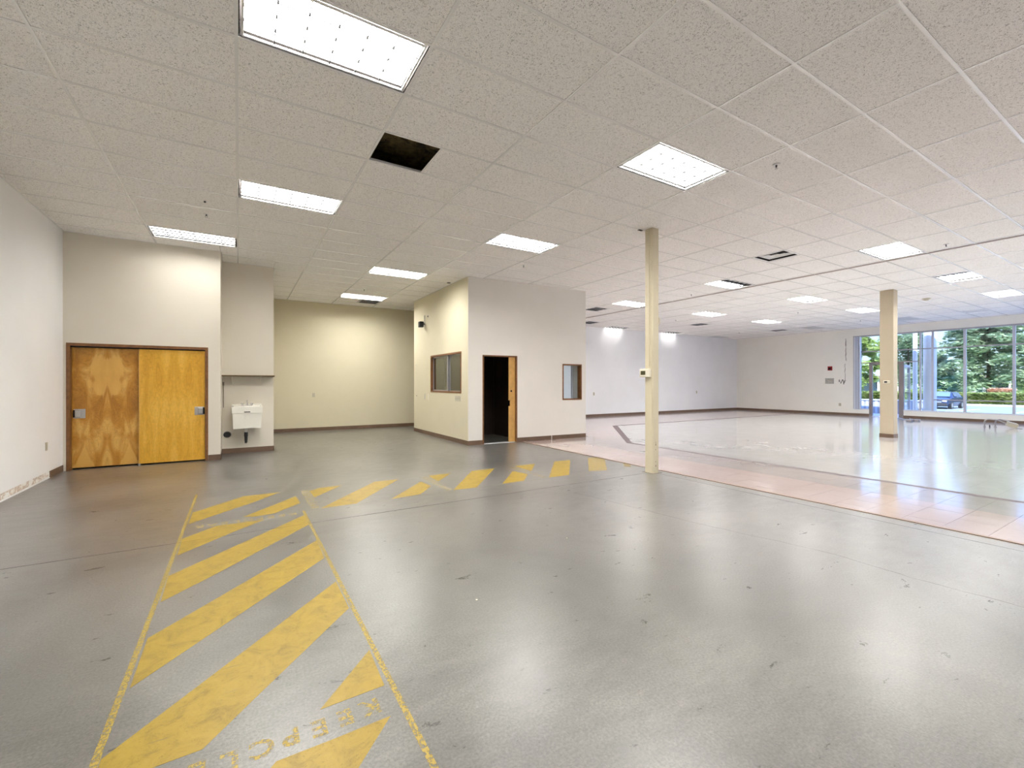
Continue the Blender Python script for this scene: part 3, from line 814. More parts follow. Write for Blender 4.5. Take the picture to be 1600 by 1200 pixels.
oo('pane', t, [(4.576, 4.58, 9.19, 9.94, 1.225, 2.095)], M_GLASS2)

# ------------------------------------------------------------------ small wall fittings
def plate(x, y, z, axis, w_, h_, m, label, name='wall_outlet', cat='outlet', holes=2, group='wall outlets and switches'):
    """axis: direction the plate faces, 'x+','x-','y-'"""
    rz = {'y-': 0, 'x-': -math.pi / 2, 'x+': math.pi / 2}[axis]
    t = thing(name, (x, y, z), label, cat, group, rz)
    b = boxes((-w_ / 2, w_ / 2, -.007, 0, -h_ / 2, h_ / 2)); bevel(b, .002, 1); obj('cover_plate', b, m, t)
    if holes:
        for k in range(holes):
            if name == 'light_switch': b = boxes((-w_ / 2 + w_ * (k + .5) / holes - .006, -w_ / 2 + w_ * (k + .5) / holes + .006, -.018, -.007, -.014, .014)); obj('toggle', b, m, t)
            else: b = boxes((-.017, .017, -.0095, -.007, (-.02 if k else .02) - .014, (-.02 if k else .02) + .014)); obj('socket', b, M_BEIGEPL, t)
    return t
plate(XL, 8.74, .48, 'x+', .075, .12, M_BEIGEPL, 'beige outlet low on the white left wall')
plate(1.92, YF, 1.06, 'y-', .075, .12, M_BEIGEPL, 'beige switch plate on the yellow alcove back wall', 'light_switch', 'switch', 1)
plate(4.48, 9.32, 1.045, 'x-', .30, .13, M_BEIGEPL, 'wide beige switch plate under the sliding window corner', 'light_switch', 'switch', 3)
plate(13.05, YF, .97, 'y-', .08, .13, M_BEIGEPL, 'small outlet on the far white wall left of the steel column')
plate(20.0, YF, .98, 'y-', .08, .13, M_BEIGEPL, 'small outlet on the far white wall right of the steel column')
plate(XR, 9.12, .46, 'x-', .09, .13, M_BEIGEPL, 'small outlet low on the beige right wall')
def stub(name, x, y, z, r, d, m, label, cat, ax):
    b = bmesh.new(); cyl(b, (0, 0, 0), tuple(-d if k == 'xyz'.index(ax) else 0 for k in range(3)), r, r * .9, 12)
    o = obj(name, b, m); o.location = (x, y, z); return tag(o, label, cat)
stub('wall_hole', 4.48, 12.08, 1.05, .018, .004, M_BLACK, 'small dark hole at the far end of the yellow office wall, at switch height', 'hole', 'x')
plate(4.48, 11.43, 1.04, 'x-', .04, .16, M_STEEL, 'narrow steel strike left of the sliding window', 'wall_bracket', 'bracket', 0, None)
plate(4.48, 11.17, 1.04, 'x-', .04, .17, M_WHITEPL, 'narrow cream box nearest the sliding window corner', 'wall_bracket', 'bracket', 0, None)
stub('wall_screw', 4.48, 12.14, 1.95, .02, .006, M_STEEL, 'screw head high at the far edge of the yellow office wall', 'screw', 'x')
t = thing('wall_speaker', (4.48, 11.45, 3.06), 'small black speaker on a bracket high on the yellow office wall', 'speaker')
b = bmesh.new(); box(b, -.17, -.05, -.07, .07, -.10, .06); bevel(b, .02, 2); obj('speaker_body', b, M_BLACK, t)
b = boxes((-.05, 0, -.015, .015, -.02, .02), (-.012, 0, -.03, .03, -.02, .24)); obj('bracket', b, mat('bracket_grey', (.35, .33, .27), .5), t)
stub('wall_anchor', 4.48, 11.2, 3.24, .025, .01, M_BLACK, 'dark anchor beside the black speaker on the office wall', 'anchor', 'x')
# right wall: alarm, plate, torn plaster
t = thing('fire_alarm', (XR, 9.50, 2.10), 'small red fire alarm pull on the beige right wall', 'fire alarm')
b = boxes((-.03, 0, -.09, .09, -.09, .10)); bevel(b, .008, 1); obj('alarm_body', b, M_RED, t)
obj('alarm_window', boxes((-.036, -.03, -.035, .055, -.05, .04)), M_BLACK, t)
t = thing('junction_panel', (XR, 9.52, 1.53), 'dirty grey rectangular panel under the red fire alarm', 'panel')
b = boxes((-.012, 0, -.17, .17, -.13, .12)); obj('panel_plate', b, mat('panel_grey', (.42, .41, .37), .6, var=.25, vscale=20), t)
obj('panel_slot', boxes((-.016, -.012, -.10, .08, -.02, .02)), M_BEIGEPL, t)
def scar(name, pts, wd, label):
    b = bmesh.new()
    for k in range(len(pts) - 1):
        (y0, z0), (y1, z1) = pts[k], pts[k + 1]; w1 = wd * random.uniform(.5, 1.3)
        vs = [b.verts.new((-.002, y0 - w1, z0)), b.verts.new((-.002, y0 + w1, z0)), b.verts.new((-.002, y1 + w1, z1)), b.verts.new((-.002, y1 - w1, z1))]; b.faces.new(vs)
        vs2 = [b.verts.new((-.0005, v.co.y, v.co.z)) for v in vs]; b.faces.new(vs2[::-1])
    o = obj(name, b, mat('torn_plaster_dark', (.16, .15, .14), .9)); o.location = (XR, 0, 0); return tag(o, label, 'wall damage')
scar('wall_scar', [(8.90 + random.uniform(-.01, .01), 3.42 - k * .11) for k in range(10)], .012, 'thin vertical tear in the plaster left of the shop windows')
scar('wall_scar', [(9.16 - k * .032 + random.uniform(-.03, .03), 1.48 + .12 * math.sin(k * 1.9)) for k in range(9)], .014, 'scribble of torn plaster right of the dirty grey panel')
scar('wall_scar', [(8.93 + random.uniform(-.01, .01), 2.3 - k * .12) for k in range(8)], .008, 'lower broken vertical tear beside the shop window jamb')

# ------------------------------------------------------------------ columns
t = thing('steel_column', (5.54, 4.585, 0), 'thin cream painted steel column with a conduit and thermostat', 'column')
b = boxes((0, .15, 0, .15, 0, CH + .004)); bmesh.ops.bevel(b, geom=[e for e in b.edges if abs(e.verts[0].co.z - e.verts[1].co.z) > 1], offset=.012, segments=3, affect='EDGES'); obj('shaft', b, M_COL, t)
obj('conduit', boxes((-.016, 0, .055, .078, 1.66, CH), (-.02, 0, .05, .083, 2.05, 2.09)), M_COL, t)
b = boxes((-.03, .18, -.03, .18, -.002, .004)); obj('foot_patch', b, mat('grout_grey', (.30, .27, .22), .8, var=.2, vscale=12), t)
for z_, s_ in ((.10, .012), (.17, .008), (.36, .006), (.43, .012), (.47, .007)):
    obj('paint_chip', boxes((.07, .07 + s_, -.0008, 0, z_, z_ + s_ * 2.2)), mat('chip_dark', (.10, .06, .04), .7), t)
def thermostat(x, y, z, label, h=.13, w_=.19, d=.055, dark=M_BLACK, mm=M_WHITEPL):
    tt = thing('thermostat', (x, y, z), label, 'thermostat', None)
    b = boxes((-d, 0, -w_ / 2, w_ / 2, -h / 2, h / 2)); bevel(b, .014, 3); obj('case', b, mm, tt)
    obj('screen', boxes((-d - .003, -d + .001, -w_ * .12, w_ * .34, -h * .22, h * .26)), dark, tt)
    return tt
M_LCD = mat('lcd_olive', (.07, .065, .03), .25)
thermostat(5.54, 4.70, 1.56, 'white thermostat with a dark screen on the thin steel column', dark=M_LCD)
t = thing('wall_speaker', (5.69, 4.66, 2.38), 'small round white speaker low on the far side of the steel column', 'speaker')
b = bmesh.new(); cyl(b, (0, 0, 0), (.035, 0, 0), .09, .08, 18); obj('speaker_cover', b, M_WHITEPL, t)
t['label'] = 'small round white device high on the right side of the steel column'; t['category'] = 'detector'; t.name = 'round_detector'
t = thing('ceiling_collar', (5.54, 4.585, CH), 'jagged cut tile edge around the top of the thin steel column', 'collar')
b = bmesh.new(); ring(b, -.05, .20, -.04, .20, .035, -.003, .002); obj('collar_ring', b, M_TILE, t)
obj('collar_gap', boxes((-.11, -.02, .16, .20, -.005, -.001)), M_GAP, t)
t = thing('square_column', (14.5, 4.48, 0), 'wide tan square column with a brown base on the white vinyl floor', 'column')
b = boxes((0, .275, 0, .275, 0, CH + .004)); bmesh.ops.bevel(b, geom=[e for e in b.edges if abs(e.verts[0].co.z - e.verts[1].co.z) > 1], offset=.006, segments=2, affect='EDGES'); obj('shaft', b, M_COL2, t)
b = bmesh.new(); ring(b, -.008, .283, -.008, .283, .008, .002, .10); obj('base_band', b, M_BASE, t)
thermostat(14.5, 4.61, 1.44, 'dark faced thermostat on the wide tan column', h=.085, w_=.13, d=.03)

# ------------------------------------------------------------------ storefront windows (right wall)
Z_T, Z_T2, Z_R, Z_S = 2.79, 2.30, .77, .29
kn = boxes((XR, XR + .16, YB, 6.94, 0, Z_S), (XR, XR + .16, 8.07, 8.63, 0, Z_S - .02)); struct('wall_window_sill', kn, M_WALL_RIGHT)
fr = thing('storefront_window', (XR + .05, 8.63, 0), 'tall aluminium shop window wall of glass panes facing the car park', 'window'); fr['kind'] = 'structure'
fr.name = 'window_1'
for k_ in ('label', 'category'):
    del fr[k_]
def fo(name, y0, y1, z0, z1, m=None, x0=.02, x1=.07):
    b = boxes((x0 - .05, x1 - .05, y0 - 8.63, y1 - 8.63, z0, z1)); return obj(name, b, m or M_ALU, fr)
fo('head_rail', YB, 8.63, 3.44, 3.50, x0=.0, x1=.10)
fo('sill_rail', YB, 6.94, Z_S, Z_S + .045, M_ALUW, x0=-.01, x1=.12)
fo('sill_rail', 8.07, 8.63, Z_S - .02, Z_S + .025, M_ALUW, x0=-.01, x1=.12)
M_ALUV = mat('pale_mullion', (.55, .56, .63), .45, .2)
verts = [(8.56, 8.63), (8.36, 8.42), (6.41, 6.46), (6.05, 6.11), (5.17, 5.24)] + [(4.0 - 1.2 * k - .03, 4.0 - 1.2 * k + .04) for k in range(0, 9) if 4.0 - 1.2 * k > YB + .1]
for a, b_ in verts: fo('mullion', a, b_, Z_S, 3.46, M_ALUV, x0=.0, x1=.09)
fo('transom_bar', YB, 8.56, Z_T - .022, Z_T + .022)
fo('transom_bar', 6.46, 8.56, Z_T2 - .022, Z_T2 + .022)
fo('mid_rail', YB, 6.05, Z_R - .02, Z_R + .02)
ys = [8.56, 8.42, 8.07, 6.95, 6.46, 6.11, 5.24] + [v[0] for v in verts[5:]] 
edges = [(8.42, 8.56), (8.07, 8.36), (6.46, 6.95), (6.11, 6.41), (5.24, 6.05), (4.04, 5.17)]
y_ = 3.97
while y_ > YB + .3:
    edges.append((max(y_ - 1.13, YB), y_)); y_ -= 1.2
for a, b_ in edges: fo('pane', a, b_, Z_S, 3.44, M_GLASS, x0=.04, x1=.046)
fo('pane', 6.95, 8.07, Z_T2 + .02, 3.44, M_GLASS, x0=.04, x1=.046)
# inner pale blind stack beside the jamb
t = thing('blind_stack', (XR - .06, 8.56, .3), 'narrow stack of pale vertical blind slats at the window jamb', 'blind')
for k in range(5):
    obj('slat', boxes((-.05, .03, -.045 * k - .030, -.045 * k - .006, 0, 3.16)), M_ALUW if k % 2 == 0 else M_ALUV, t)
# entrance door
M_BRONZE = mat('bronze_aluminium', (.27, .24, .24), .45, .4)
d2 = thing('door_2', (XR + .05, 7.5, 0), 'x', 'door'); del d2['label']; del d2['category']; d2['kind'] = 'structure'
def do(name, y0, y1, z0, z1, m, x0=.0, x1=.09):
    return obj(name, boxes((x0 - .05, x1 - .05, y0 - 7.5, y1 - 7.5, z0, z1)), m, d2)
do('jamb', 7.96, 8.07, 0, Z_T2, M_BRONZE); do('jamb', 6.94, 7.09, 0, Z_T2, M_BRONZE); do('head', 7.09, 7.96, 2.20, Z_T2 + .03, M_BRONZE); do('threshold', 7.09, 7.96, 0, .02, M_ALUW)
t = thing('door_leaf_open', (XR + .12, 6.98, 0), 'glass entrance door leaf with pale blue metal rails, swung open outwards', 'door', rz=math.radians(4))
t.name = 'glass_door_leaf'
b = bmesh.new()
for q in ((0, .07, -.022, .022, .02, 2.18), (.83, .90, -.022, .022, .02, 2.18), (.07, .83, -.022, .022, 2.08, 2.18), (.07, .83, -.022, .022, .02, .25)): box(b, *q)
obj('door_frame', b, M_ALUV, t); obj('pane', boxes((.07, .83, -.003, .003, .25, 2.08)), M_GLASS, t)
obj('push_bar', boxes((.05, .85, -.07, -.045, 1.0, 1.05)), M_BLACK, t)

# conduits and cords lying by the windows
M_COND = mat('conduit_steel', (.33, .31, .30), .4, .6)
t = thing('floor_conduit', (20.9, 4.10, 0), 'pair of bent steel conduits rising from the floor with a crumpled junction box', 'conduit')
for k, (x_, y_) in enumerate(((0, .08), (.12, -.13))):
    b = bmesh.new(); pts = [(x_, y_, 0)]
    for a in range(0, 8):
        an = a / 7 * math.pi * .5; pts.append((x_ + .02 * a / 7, y_ - .10 * (1 - math.cos(an)), .15 + .10 * math.sin(an)))
    pts += [(x_ + .03, y_ - .28, .235 - .03 * k), (x_ + .05, y_ - .40 + .1 * k, .17), (x_ + .05, y_ - .50 + .12 * k, .12)]
    tube(b, pts, .020); obj('bent_pipe', b, M_COND, t)
    b = bmesh.new(); cyl(b, (x_, y_, 0), (x_, y_, .02), .04, .035, 12); obj('floor_collar', b, M_COND, t)
b = bmesh.new(); cyl(b, (.06, -.02, 0), (.06, -.02, .07), .018, .012, 10); obj('pipe_stub', b, M_BLACK, t)
b = boxes((-.04, .14, -.60, -.38, .01, .15)); bmesh.ops.rotate(b, verts=b.verts[:], cent=(.05, -.5, .08), matrix=Matrix.Rotation(.35, 3, 'X') @ Matrix.Rotation(.5, 3, 'Z')); shift(b, (0, 0, .025)); bevel(b, .008, 1)
obj('junction_box', b, mat('box_tan', (.48, .44, .33), .5, .3), t)
b = bmesh.new(); tube(b, [(.05, -.45, .03), (.0, -.62, .012), (-.08, -.72, .008)], .008); obj('loose_wire', b, M_COND, t)
def cordthing(x, y, dx, dy, lab):
    t = thing('extension_lead', (x, y, 0), lab, 'cord', 'cords on the floor by the entrance')
    b = bmesh.new(); tube(b, [(0, 0, .012), (dx * .3, dy * .3 + .02, .016), (dx * .6, dy * .6, .014), (dx, dy, .03)], .012); obj('cord', b, M_COND, t)
    b = boxes((dx - .16, dx + .07, dy - .07, dy + .09, .002, .07)); bevel(b, .02, 2); obj('plug_end', b, M_COND, t)
cordthing(23.2, 6.98, -1.6, -.80, 'longer grey cord with a lumpy end by the entrance door')
cordthing(23.3, 6.7, -1.35, -.62, 'second grey cord nearest the window sill by the entrance')

# ------------------------------------------------------------------ floor paint
mk = thing('floor_marking', (0, 0, 0), 'worn yellow hatched keep clear marking turning a corner on the concrete', 'floor marking')
def dec(name, pts, m, z=.0008, lab=None):
    b = bmesh.new()
    if m is M_YEL: prism(b, pts, .0, z)
    else: b.faces.new([b.verts.new((p[0], p[1], z)) for p in pts])
    o = obj(name, b, m, mk)
    if lab: o['label'] = lab
    return o
S = [[(-.43, 5.69), (.05, 6.20), (.45, 6.20), (.16, 5.84), (-.43, 5.25)],
     [(.04, 5.24), (.61, 5.88), (.62, 5.52), (.33, 5.22), (.16, 5.19)],
     [(-.44, 4.77), (-.19, 5.04), (.23, 5.03), (-.04, 4.76), (-.43, 4.33)],
     [(-.44, 3.90), (.60, 4.99), (.60, 4.63), (-.16, 3.75), (-.43, 3.46)],
     [(-.43, 3.0), (.60, 4.13), (.59, 3.68), (.09, 3.13), (-.43, 2.55)],
     [(-.44, 2.12), (.59, 3.20), (.59, 2.78), (.07, 2.20), (-.12, 1.985), (-.44, 1.975)],
     [(.59, 2.29), (.58, 1.985), (.30, 1.975)],
     [(.55, 1.79), (.33, 1.785), (.12, 1.785), (-.28, 1.38), (.16, 1.38)],
     [(.79, 6.07), (.93, 6.19), (1.22, 6.20), (.80, 5.70)],
     [(.79, 5.17), (1.67, 6.19), (2.02, 6.18), (1.18, 5.17)],
     [(1.59, 5.16), (2.24, 5.87), (2.26, 5.54), (1.98, 5.20)],
     [(2.47, 6.14), (2.50, 6.18), (2.85, 6.18), (2.46, 5.76)],
     [(2.43, 5.19), (3.21, 6.17), (3.63, 6.17), (2.76, 5.16)],
     [(3.17, 5.17), (3.78, 5.84), (3.85, 5.52), (3.54, 5.18)],
     [(4.02, 6.14), (4.05, 6.17), (4.46, 6.18), (4.03, 5.69)],
     [(3.98, 5.17), (4.88, 6.18), (5.23, 6.16), (4.36, 5.16)]]
for s in S: dec('stripe', s, M_YEL)
dec('stripe', [(4.82, 5.23), (5.65, 6.15), (5.83, 6.15), (5.83, 5.90), (5.13, 5.14)], M_FADE, lab='almost worn away stripe')
dec('stripe', [(5.6, 5.21), (5.83, 5.45), (5.83, 5.29), (5.67, 5.13)], M_FADE, lab='almost worn away corner of a stripe')
for a, b_, y0, y1 in ((-.470, -.443, .9, 6.6), (.60, .626, .9, 5.17)): dec('border_line', R4(a, b_, y0, y1), M_LINE, .0006)
dec('border_line', R4(.62, 5.83, 5.135, 5.155), M_LINE2, .0005); dec('border_line', R4(-.44, 5.83, 6.20, 6.218), M_LINE2, .0005)
def letter(ch, x, y, rot, m, size=.125):
    cu = bpy.data.curves.new('letter', 'FONT'); cu.body = ch; cu.size = size; cu.align_x = 'CENTER'; cu.align_y = 'CENTER'; cu.offset = .004
    tmp = bpy.data.objects.new('tmp', cu); C.objects.link(tmp)
    bpy.context.view_layer.update()
    me = bpy.data.meshes.new_from_object(tmp.evaluated_get(bpy.context.evaluated_depsgraph_get()))
    bpy.data.objects.remove(tmp)
    o = link('stencil_letter', me, m, mk); o.location = (x, y, .0006); o.rotation_euler = (0, 0, rot); return o
KC = 'KEEPCLEAR'
for k, ch in enumerate(KC):
    letter(ch, .49 - .1035 * k, 1.885 - .004 * (k % 3), math.pi, M_LETTER)
    letter(ch, .50 - .1035 * k, 5.10, math.pi, M_LETTER2)
    letter(ch, .735, 6.08 - .105 * k, math.pi / 2 * 3, M_LETTER2, .12)
    letter(ch, 2.38, 6.08 - .105 * k, math.pi / 2 * 3, M_LETTER2, .12)
    letter(ch, 3.93, 6.08 - .105 * k, math.pi / 2 * 3, M_LETTER2, .12)
# tiny litter
for x_, y_, lab in ((1.32, 2.47, 'tiny white paper crumb on the concrete nearest the camera'), (2.55, 3.05, 'tiny white crumb on the concrete further from the camera')):
    b = bmesh.new(); bmesh.ops.create_icosphere(b, subdivisions=1, radius=.008)
    for v in b.verts: v.co.z = v.co.z * .4 + .0032; v.co.x *= random.uniform(.7, 1.3)
    o = obj('paper_crumb', b, M_WHITEPL); o.location = (x_, y_, 0); tag(o, lab, 'crumb')

# ------------------------------------------------------------------ outside
M_WALK = mat('outside_pavement', (.52, .52, .50), .8, var=.08)
M_ASPH = mat('pale_asphalt', (.22, .27, .28), .85, var=.10, vscale=.5)
b = bmesh.new()
b_pts = [(XR + .16, -.02), (29.0, -.05), (33.0, -.8), (63.5, -.8)]
grounds = []
def ground(name, x0, z0, x1, z1, m, y0=-45, y1=80):
    b = bmesh.new(); v = [b.verts.new(p) for p in ((x0, y0, z0), (x1, y0, z1), (x1, y1, z1), (x0, y1, z0), (x0, y0, z0 - .3), (x1, y0, z1 - .3), (x1, y1, z1 - .3), (x0, y1, z0 - .3))]
    for f in ((0, 1, 2, 3), (7, 6, 5, 4), (0, 4, 5, 1), (1, 5, 6, 2), (2, 6, 7, 3), (3, 7, 4, 0)): b.faces.new([v[i] for i in f])
    return b
o = obj('pavement', ground('pavement', XR + .16, -.02, 29, -.05, M_WALK), M_WALK); o['kind'] = 'structure'
o = obj('ramp_pavement', ground('p', 29, -.05, 33, -.8, M_WALK), M_ASPH); o['kind'] = 'structure'
park = obj('car_park', ground('p', 33, -.8, 64, -.8, M_ASPH), M_ASPH); park['kind'] = 'structure'
for k in range(12):
    b = bmesh.new(); box(b, 50.5, 55.8, -6 + k * 2.9, -5.88 + k * 2.9, -.8, -.794); obj('bay_line', b, mat('white_line', (.75, .78, .76), .7), park)
M_LAWN = mat('lawn', (.16, .24, .07), .9, var=.2, vscale=1)
o = obj('lawn', ground('p', 64, -.7, 130, -.4, M_LAWN), M_LAWN); o['kind'] = 'structure'
obj('kerb', boxes((63.8, 64.05, -45, 80, -.8, -.62)), M_WALK, park)

def leaf_mat(name, a, b_, c_):
    m, n, b, out = newmat(name); h = NB(n)
    c = h.ramp(h.noise(h.map(), 1.3, 4, .7), [(.3, a), (.5, b_), (.72, c_)])
    n.links.new(c, b.inputs['Base Color']); b.inputs['Roughness'].default_value = .7
    t = n.nodes.new('ShaderNodeBsdfTranslucent'); n.links.new(c, t.inputs[0]); mx = n.nodes.new('ShaderNodeMixShader'); mx.inputs[0].default_value = .45
    n.links.new(b.outputs[0], mx.inputs[1]); n.links.new(t.outputs[0], mx.inputs[2]); n.links.new(mx.outputs[0], out.inputs[0])
    return m
M_SPR = leaf_mat('blue_green_needles', (.15, .22, .14), (.33, .45, .29), (.55, .66, .47))
M_DEC = leaf_mat('yellow_green_leaves', (.20, .28, .08), (.42, .54, .18), (.66, .75, .36))
M_HED = leaf_mat('hedge_leaves', (.12, .17, .05), (.28, .36, .11), (.50, .56, .22))
M_PNK = leaf_mat('pink_blossom', (.35, .38, .12), (.72, .46, .32), (.85, .68, .52))
M_BARK = mat('bark', (.10, .075, .055), .9, var=.2, vscale=5)
def foliage(fn, n, size, seed):
    rnd = random.Random(seed); vs = []; fs = []
    for k in range(n):
        p, s, up = fn(rnd)
        s *= size * rnd.uniform(.6, 1.4)
        a = rnd.uniform(0, 6.283); tilt = rnd.uniform(-.9, .9)
        u = Vector((math.cos(a), math.sin(a), tilt * .4)) * s; v = Vector((-math.sin(a), math.cos(a), up + rnd.uniform(-.5, .5))) * s * .55
        i = len(vs); P = Vector(p)
        vs += [P - u, P - v, P + u * .9 + Vector((0, 0, -.15 * s)), P + v]
        fs.append((i, i + 1, i + 2, i + 3))
    me = bpy.data.meshes.new('foliage'); me.from_pydata([tuple(v) for v in vs], [], fs); return me
def spruce(x, y, H, R, label, seed, m=M_SPR, n=9000, zb=-.6, low=.06):
    t = thing('spruce_tree', (x, y, zb), label, 'tree', 'trees beyond the car park')
    b = bmesh.new(); tube(b, [(0, 0, 0), (.05, 0, H * .4), (0, .05, H * .95)], [H * .014, H * .009, .03]); obj('trunk', b, M_BARK, t)
    rnd = random.Random(seed * 3 + 1)
    branches = []
    for k in range(int(H * 26)):
        f = rnd.random() ** .85; z = H * (low + (1 - low) * f); r = R * (1 - f) ** .62 * rnd.uniform(.75, 1.12)
        branches.append((z, rnd.uniform(0, 6.283), r))
    def fn(q):
        z, a, r = q.choice(branches); s = q.random() ** .55
        aa = a + q.gauss(0, .10)
        return ((math.cos(aa) * r * s, math.sin(aa) * r * s, z - .22 * r * s + q.gauss(0, .14)), 1.0, .35)
    link('foliage', foliage(fn, n, .26, seed), m, t)['kind'] = 'stuff'
def roundtree(x, y, H, R, label, seed, m=M_DEC, n=7000, zb=-.6):
    t = thing('broadleaf_tree', (x, y, zb), label, 'tree', 'trees beyond the car park')
    b = bmesh.new(); tube(b, [(0, 0, 0), (.1, 0, H * .35), (0, 0, H * .8)], [.22, .16, .05]); obj('trunk', b, M_BARK, t)
    rnd = random.Random(seed); cl = []
    for k in range(46):
        a = rnd.uniform(0, 6.283); e = rnd.uniform(-1, 1); rr = R * rnd.uniform(.4, .95)
        cl.append((math.cos(a) * rr * math.sqrt(1 - e * e), math.sin(a) * rr * math.sqrt(1 - e * e), H * .58 + e * H * .40, R * rnd.uniform(.18, .34)))
    def fn(q):
        cx, cy, cz, r = q.choice(cl)
        d = Vector((q.gauss(0, 1), q.gauss(0, 1), q.gauss(0, 1))).normalized() * r * q.random() ** .3
        return ((cx + d.x, cy + d.y, cz + d.z), 1.0, .3)
    link('foliage', foliage(fn, n, .26, seed), m, t)['kind'] = 'stuff'
def at(px, w_):
    r = (px - 769.35) / 680.72; c, s = math.cos(YAW), math.sin(YAW)
    return (r * c + s) * w_, (-r * s + c) * w_
spruce(*at(1545, 56), 18.5, 6.2, 'large grey green spruce filling the right shop window', 3, n=34000, low=.11)
spruce(*at(1470, 66), 6.4, 3.4, 'lower spruce left of the large one, behind the parked car', 5, n=5000)
spruce(*at(1632, 68), 6.9, 4.0, 'smaller tree at the right edge of the shop window', 8, M_DEC, n=6000)
roundtree(*at(1338, 47), 8.0, 2.2, 'yellow green tree seen left of the tan column through the window', 11)
roundtree(*at(1419, 73), 13.2, 3.8, 'tall tree seen through the glass just right of the tan column', 12, M_SPR, 9000)
roundtree(*at(1296, 64), 9.0, 4.0, 'tree standing farthest left beyond the entrance jamb', 14, M_DEC)
def hedge(x0, x1, y0, y1, z0, z1, label, m, n, seed, name='hedge'):
    t = thing(name, (x0, y0, z0), label, 'hedge')
    def fn(q):
        face = q.random(); X = q.uniform(0, x1 - x0); Y = q.uniform(0, y1 - y0); Z = (z1 - z0) * q.uniform(.02, 1)
        if face < .5: X = q.gauss(0, .06)
        elif face < .85: Z = (z1 - z0) * (1 + q.gauss(0, .05))
        return ((X, Y, Z), 1, .3)
    link('foliage', foliage(fn, n, .16, seed), m, t)['kind'] = 'stuff'
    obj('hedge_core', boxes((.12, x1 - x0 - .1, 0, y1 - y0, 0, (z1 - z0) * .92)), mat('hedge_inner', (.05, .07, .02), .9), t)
hedge(65.2, 66.8, 2, 42, -.7, .42, 'long clipped green hedge along the far side of the car park', M_HED, 26000, 21)
hedge(67.6, 68.9, 11.6, 13.3, -.6, .80, 'low bush with pink blossom behind the hedge', M_PNK, 3500, 22, 'blossom_bush')
hedge(67.6, 68.9, 16.8, 20.0, -.6, .62, 'yellow green bush behind the hedge near the car', M_DEC, 3500, 23, 'round_bush')
# low building behind the trees
bd = thing('office_building', (116, 2, -.5), 'long low building with white posts and dark windows behind the trees', 'building')
obj('wall', boxes((1.2, 9, 0, 52, 0, 3.0)), mat('bld_blue_grey', (.20, .24, .32), .7), bd)
obj('roof', boxes((-1.0, 9.5, -1, 53, 3.0, 3.6)), mat('bld_roof', (.22, .19, .17), .8), bd)
M_POST = mat('bld_white', (.75, .76, .78), .6)
for k in range(18): obj('post', boxes((-.4, -.1, k * 3.0, k * 3.0 + .3, 0, 3.0)), M_POST, bd)
for k in range(6): obj('wall_panel', boxes((1.05, 1.2, 3.6 + k * 9, 6.0 + k * 9, 0, 2.7)), M_POST, bd)
for k in range(12): obj('window', boxes((1.1, 1.2, .8 + k * 4.3, 2.6 + k * 4.3, .9, 2.4)), mat('bld_glass', (.04, .05, .08), .2), bd)
# exterior columns just outside the glass
def extcol(x, y, r, lab, seg=24):
    t = thing('canopy_post', (x, y, -.02), lab, 'post', 'posts outside the shop window')
    b = bmesh.new(); cyl(b, (0, 0, 0), (0, 0, 3.95), r, r, seg); obj('shaft', b, M_ALUW, t)
    b = bmesh.new(); cyl(b, (0, 0, 0), (0, 0, .05), r * 1.25, r * 1.25, seg); obj('foot_ring', b, M_ALU, t)
extcol(24.55, 6.43, .20, 'thick pale round post outside the glass right of the entrance door')
extcol(24.9, 6.98, .075, 'slimmer pale post between the open door leaf and the thick round post')
# ribbed metal planter outside the door
t = thing('ribbed_planter', (26.9, 7.25, -.03), 'low ribbed grey metal planter outside the entrance door', 'planter')
obj('tub', boxes((.02, .7, 0, 2.35, 0, .62)), mat('planter_grey', (.30, .32, .38), .5), t)
for k in range(13): obj('rib', boxes((0, .02, .04 + k * .18, .13 + k * .18, 0, .60)), mat('planter_rib', (.45, .50, .60), .45), t)
b = bmesh.new(); box(b, -.03, .74, -.03, 2.38, .61, .66); bevel(b, .015, 2); obj('rim', b, mat('planter_rib', (.45, .50, .60), .45), t)

# parked car, nose towards the building
car = thing('parked_car', (55.0, 13.55, -.8), 'dark blue hatchback parked beyond the shop window', 'car')
def carbody():
    # sections along x: (x, halfwidth, z_bottom, z_belt, z_top, halfwidth_top)
    sec = [(-2.15, .72, .30, .62, .66, .66), (-2.05, .84, .24, .80, .86, .74), (-1.55, .90, .22, .90, .97, .78), (-1.0, .91, .22, .95, 1.04, .78),
           (-.35, .91, .22, .96, 1.46, .66), (.5, .91, .22, .97, 1.52, .66), (1.35, .91, .22, .98, 1.48, .64), (1.95, .88, .26, .98, 1.16, .70), (2.2, .80, .36, .90, .96, .70)]
    bm = bmesh.new(); R = []
    for x, w_, zb, zm, zt, wt in sec:
        R.append([bm.verts.new(p) for p in ((x, -w_ * .9, zb), (x, -w_, (zb + zm) / 2), (x, -w_ * .98, zm), (x, -wt, zt - .05), (x, -wt * .6, zt), (x, wt * .6, zt), (x, wt, zt - .05), (x, w_ * .98, zm), (x, w_, (zb + zm) / 2), (x, w_ * .9, zb))])
    for a, b in zip(R, R[1:]):
        for k in range(10): bm.faces.new((a[k], a[(k + 1) % 10], b[(k + 1) % 10], b[k]))
    bm.faces.new(R[0][::-1]); bm.faces.new(R[-1]); return bm
cb = obj('car_body', carbody(), mat('car_paint', (.025, .05, .13), .2, .3), car)
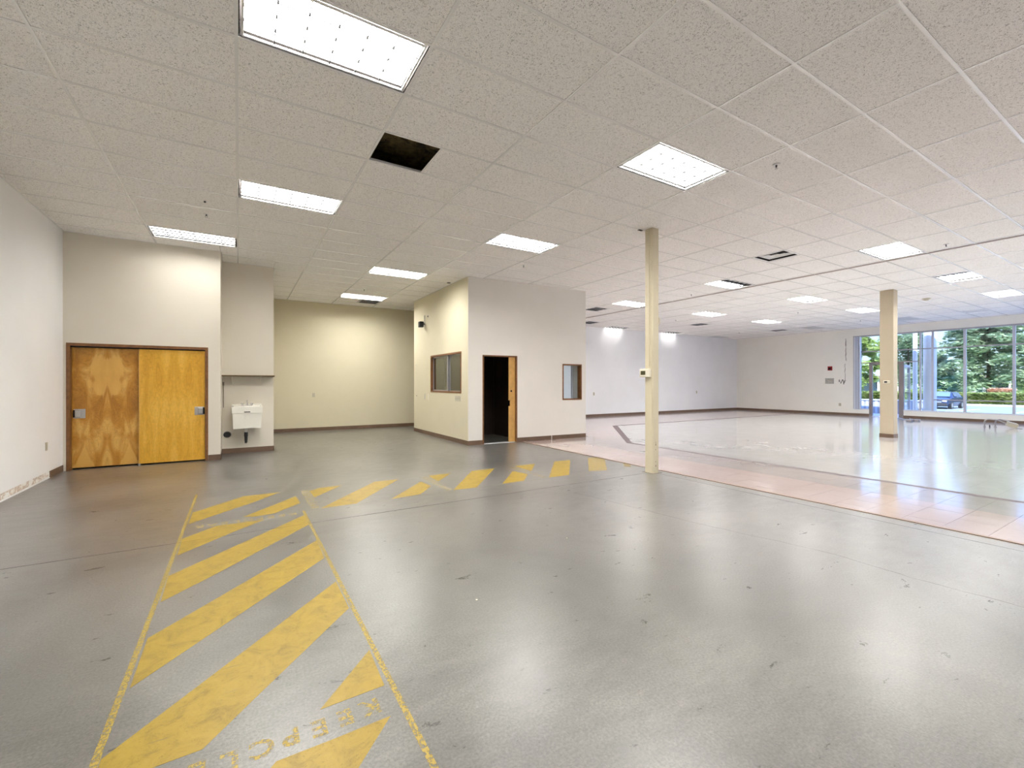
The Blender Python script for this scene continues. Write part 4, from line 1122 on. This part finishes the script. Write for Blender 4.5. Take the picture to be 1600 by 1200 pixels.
M_CG = mat('car_glass', (.12, .19, .26), .12)
b = bmesh.new(); v = [b.verts.new(p) for p in ((-1.03, -.70, 1.07), (-1.03, .70, 1.07), (-.40, .60, 1.45), (-.40, -.60, 1.45), (-1.0, -.70, 1.04), (-1.0, .70, 1.04), (-.37, .60, 1.42), (-.37, -.60, 1.42))]
for f in ((0, 1, 2, 3), (7, 6, 5, 4), (0, 4, 5, 1), (1, 5, 6, 2), (2, 6, 7, 3), (3, 7, 4, 0)): b.faces.new([v[i] for i in f])
shift(b, (-.02, 0, .02)); obj('windscreen', b, M_CG, car)
for s_ in (-1, 1):
    for x0, x1 in ((-.35, .45), (.52, 1.3)):
        b = bmesh.new(); v = [b.verts.new(p) for p in ((x0 - .25 * (x0 < 0), s_ * .905, 1.0), (x1, s_ * .905, 1.0), (x1, s_ * .70, 1.41), (x0, s_ * .70, 1.41))]; b.faces.new(v)
        bmesh.ops.solidify(b, geom=b.faces[:], thickness=.01); obj('side_window', b, M_CG, car)
    for xw in (-1.35, 1.35):
        b = bmesh.new(); cyl(b, (xw, s_ * .72, .32), (xw, s_ * .93, .32), .32, .32, 20); wl_ = obj('wheel', b, M_BLACK, car)
        b = bmesh.new(); cyl(b, (xw, s_ * .93, .32), (xw, s_ * .94, .32), .2, .18, 12); obj('hub_cap', b, M_STEEL, wl_)
    b = boxes((-2.14, -1.98, s_ * .62 - .14, s_ * .62 + .14, .62, .76)); bevel(b, .02, 1); obj('headlight', b, M_WHITEPL, car)
    b = boxes((-.85, -.68, s_ * .99 - .09, s_ * .99 + .09, .98, 1.12)); bevel(b, .02, 1); obj('wing_mirror', b, mat('car_paint', (.025, .05, .13), .2, .3), car)
obj('bumper', bevel(boxes((-2.24, -2.0, -.80, .80, .28, .52)), .04, 2), mat('bumper_dark', (.03, .03, .035), .5), car)
obj('licence_plate', boxes((-2.262, -2.24, .0, .52, .40, .54)), mat('plate_white', (.8, .8, .8), .5), car)
obj('grille', boxes((-2.20, -2.10, -.45, .45, .56, .68)), M_STEEL, car)
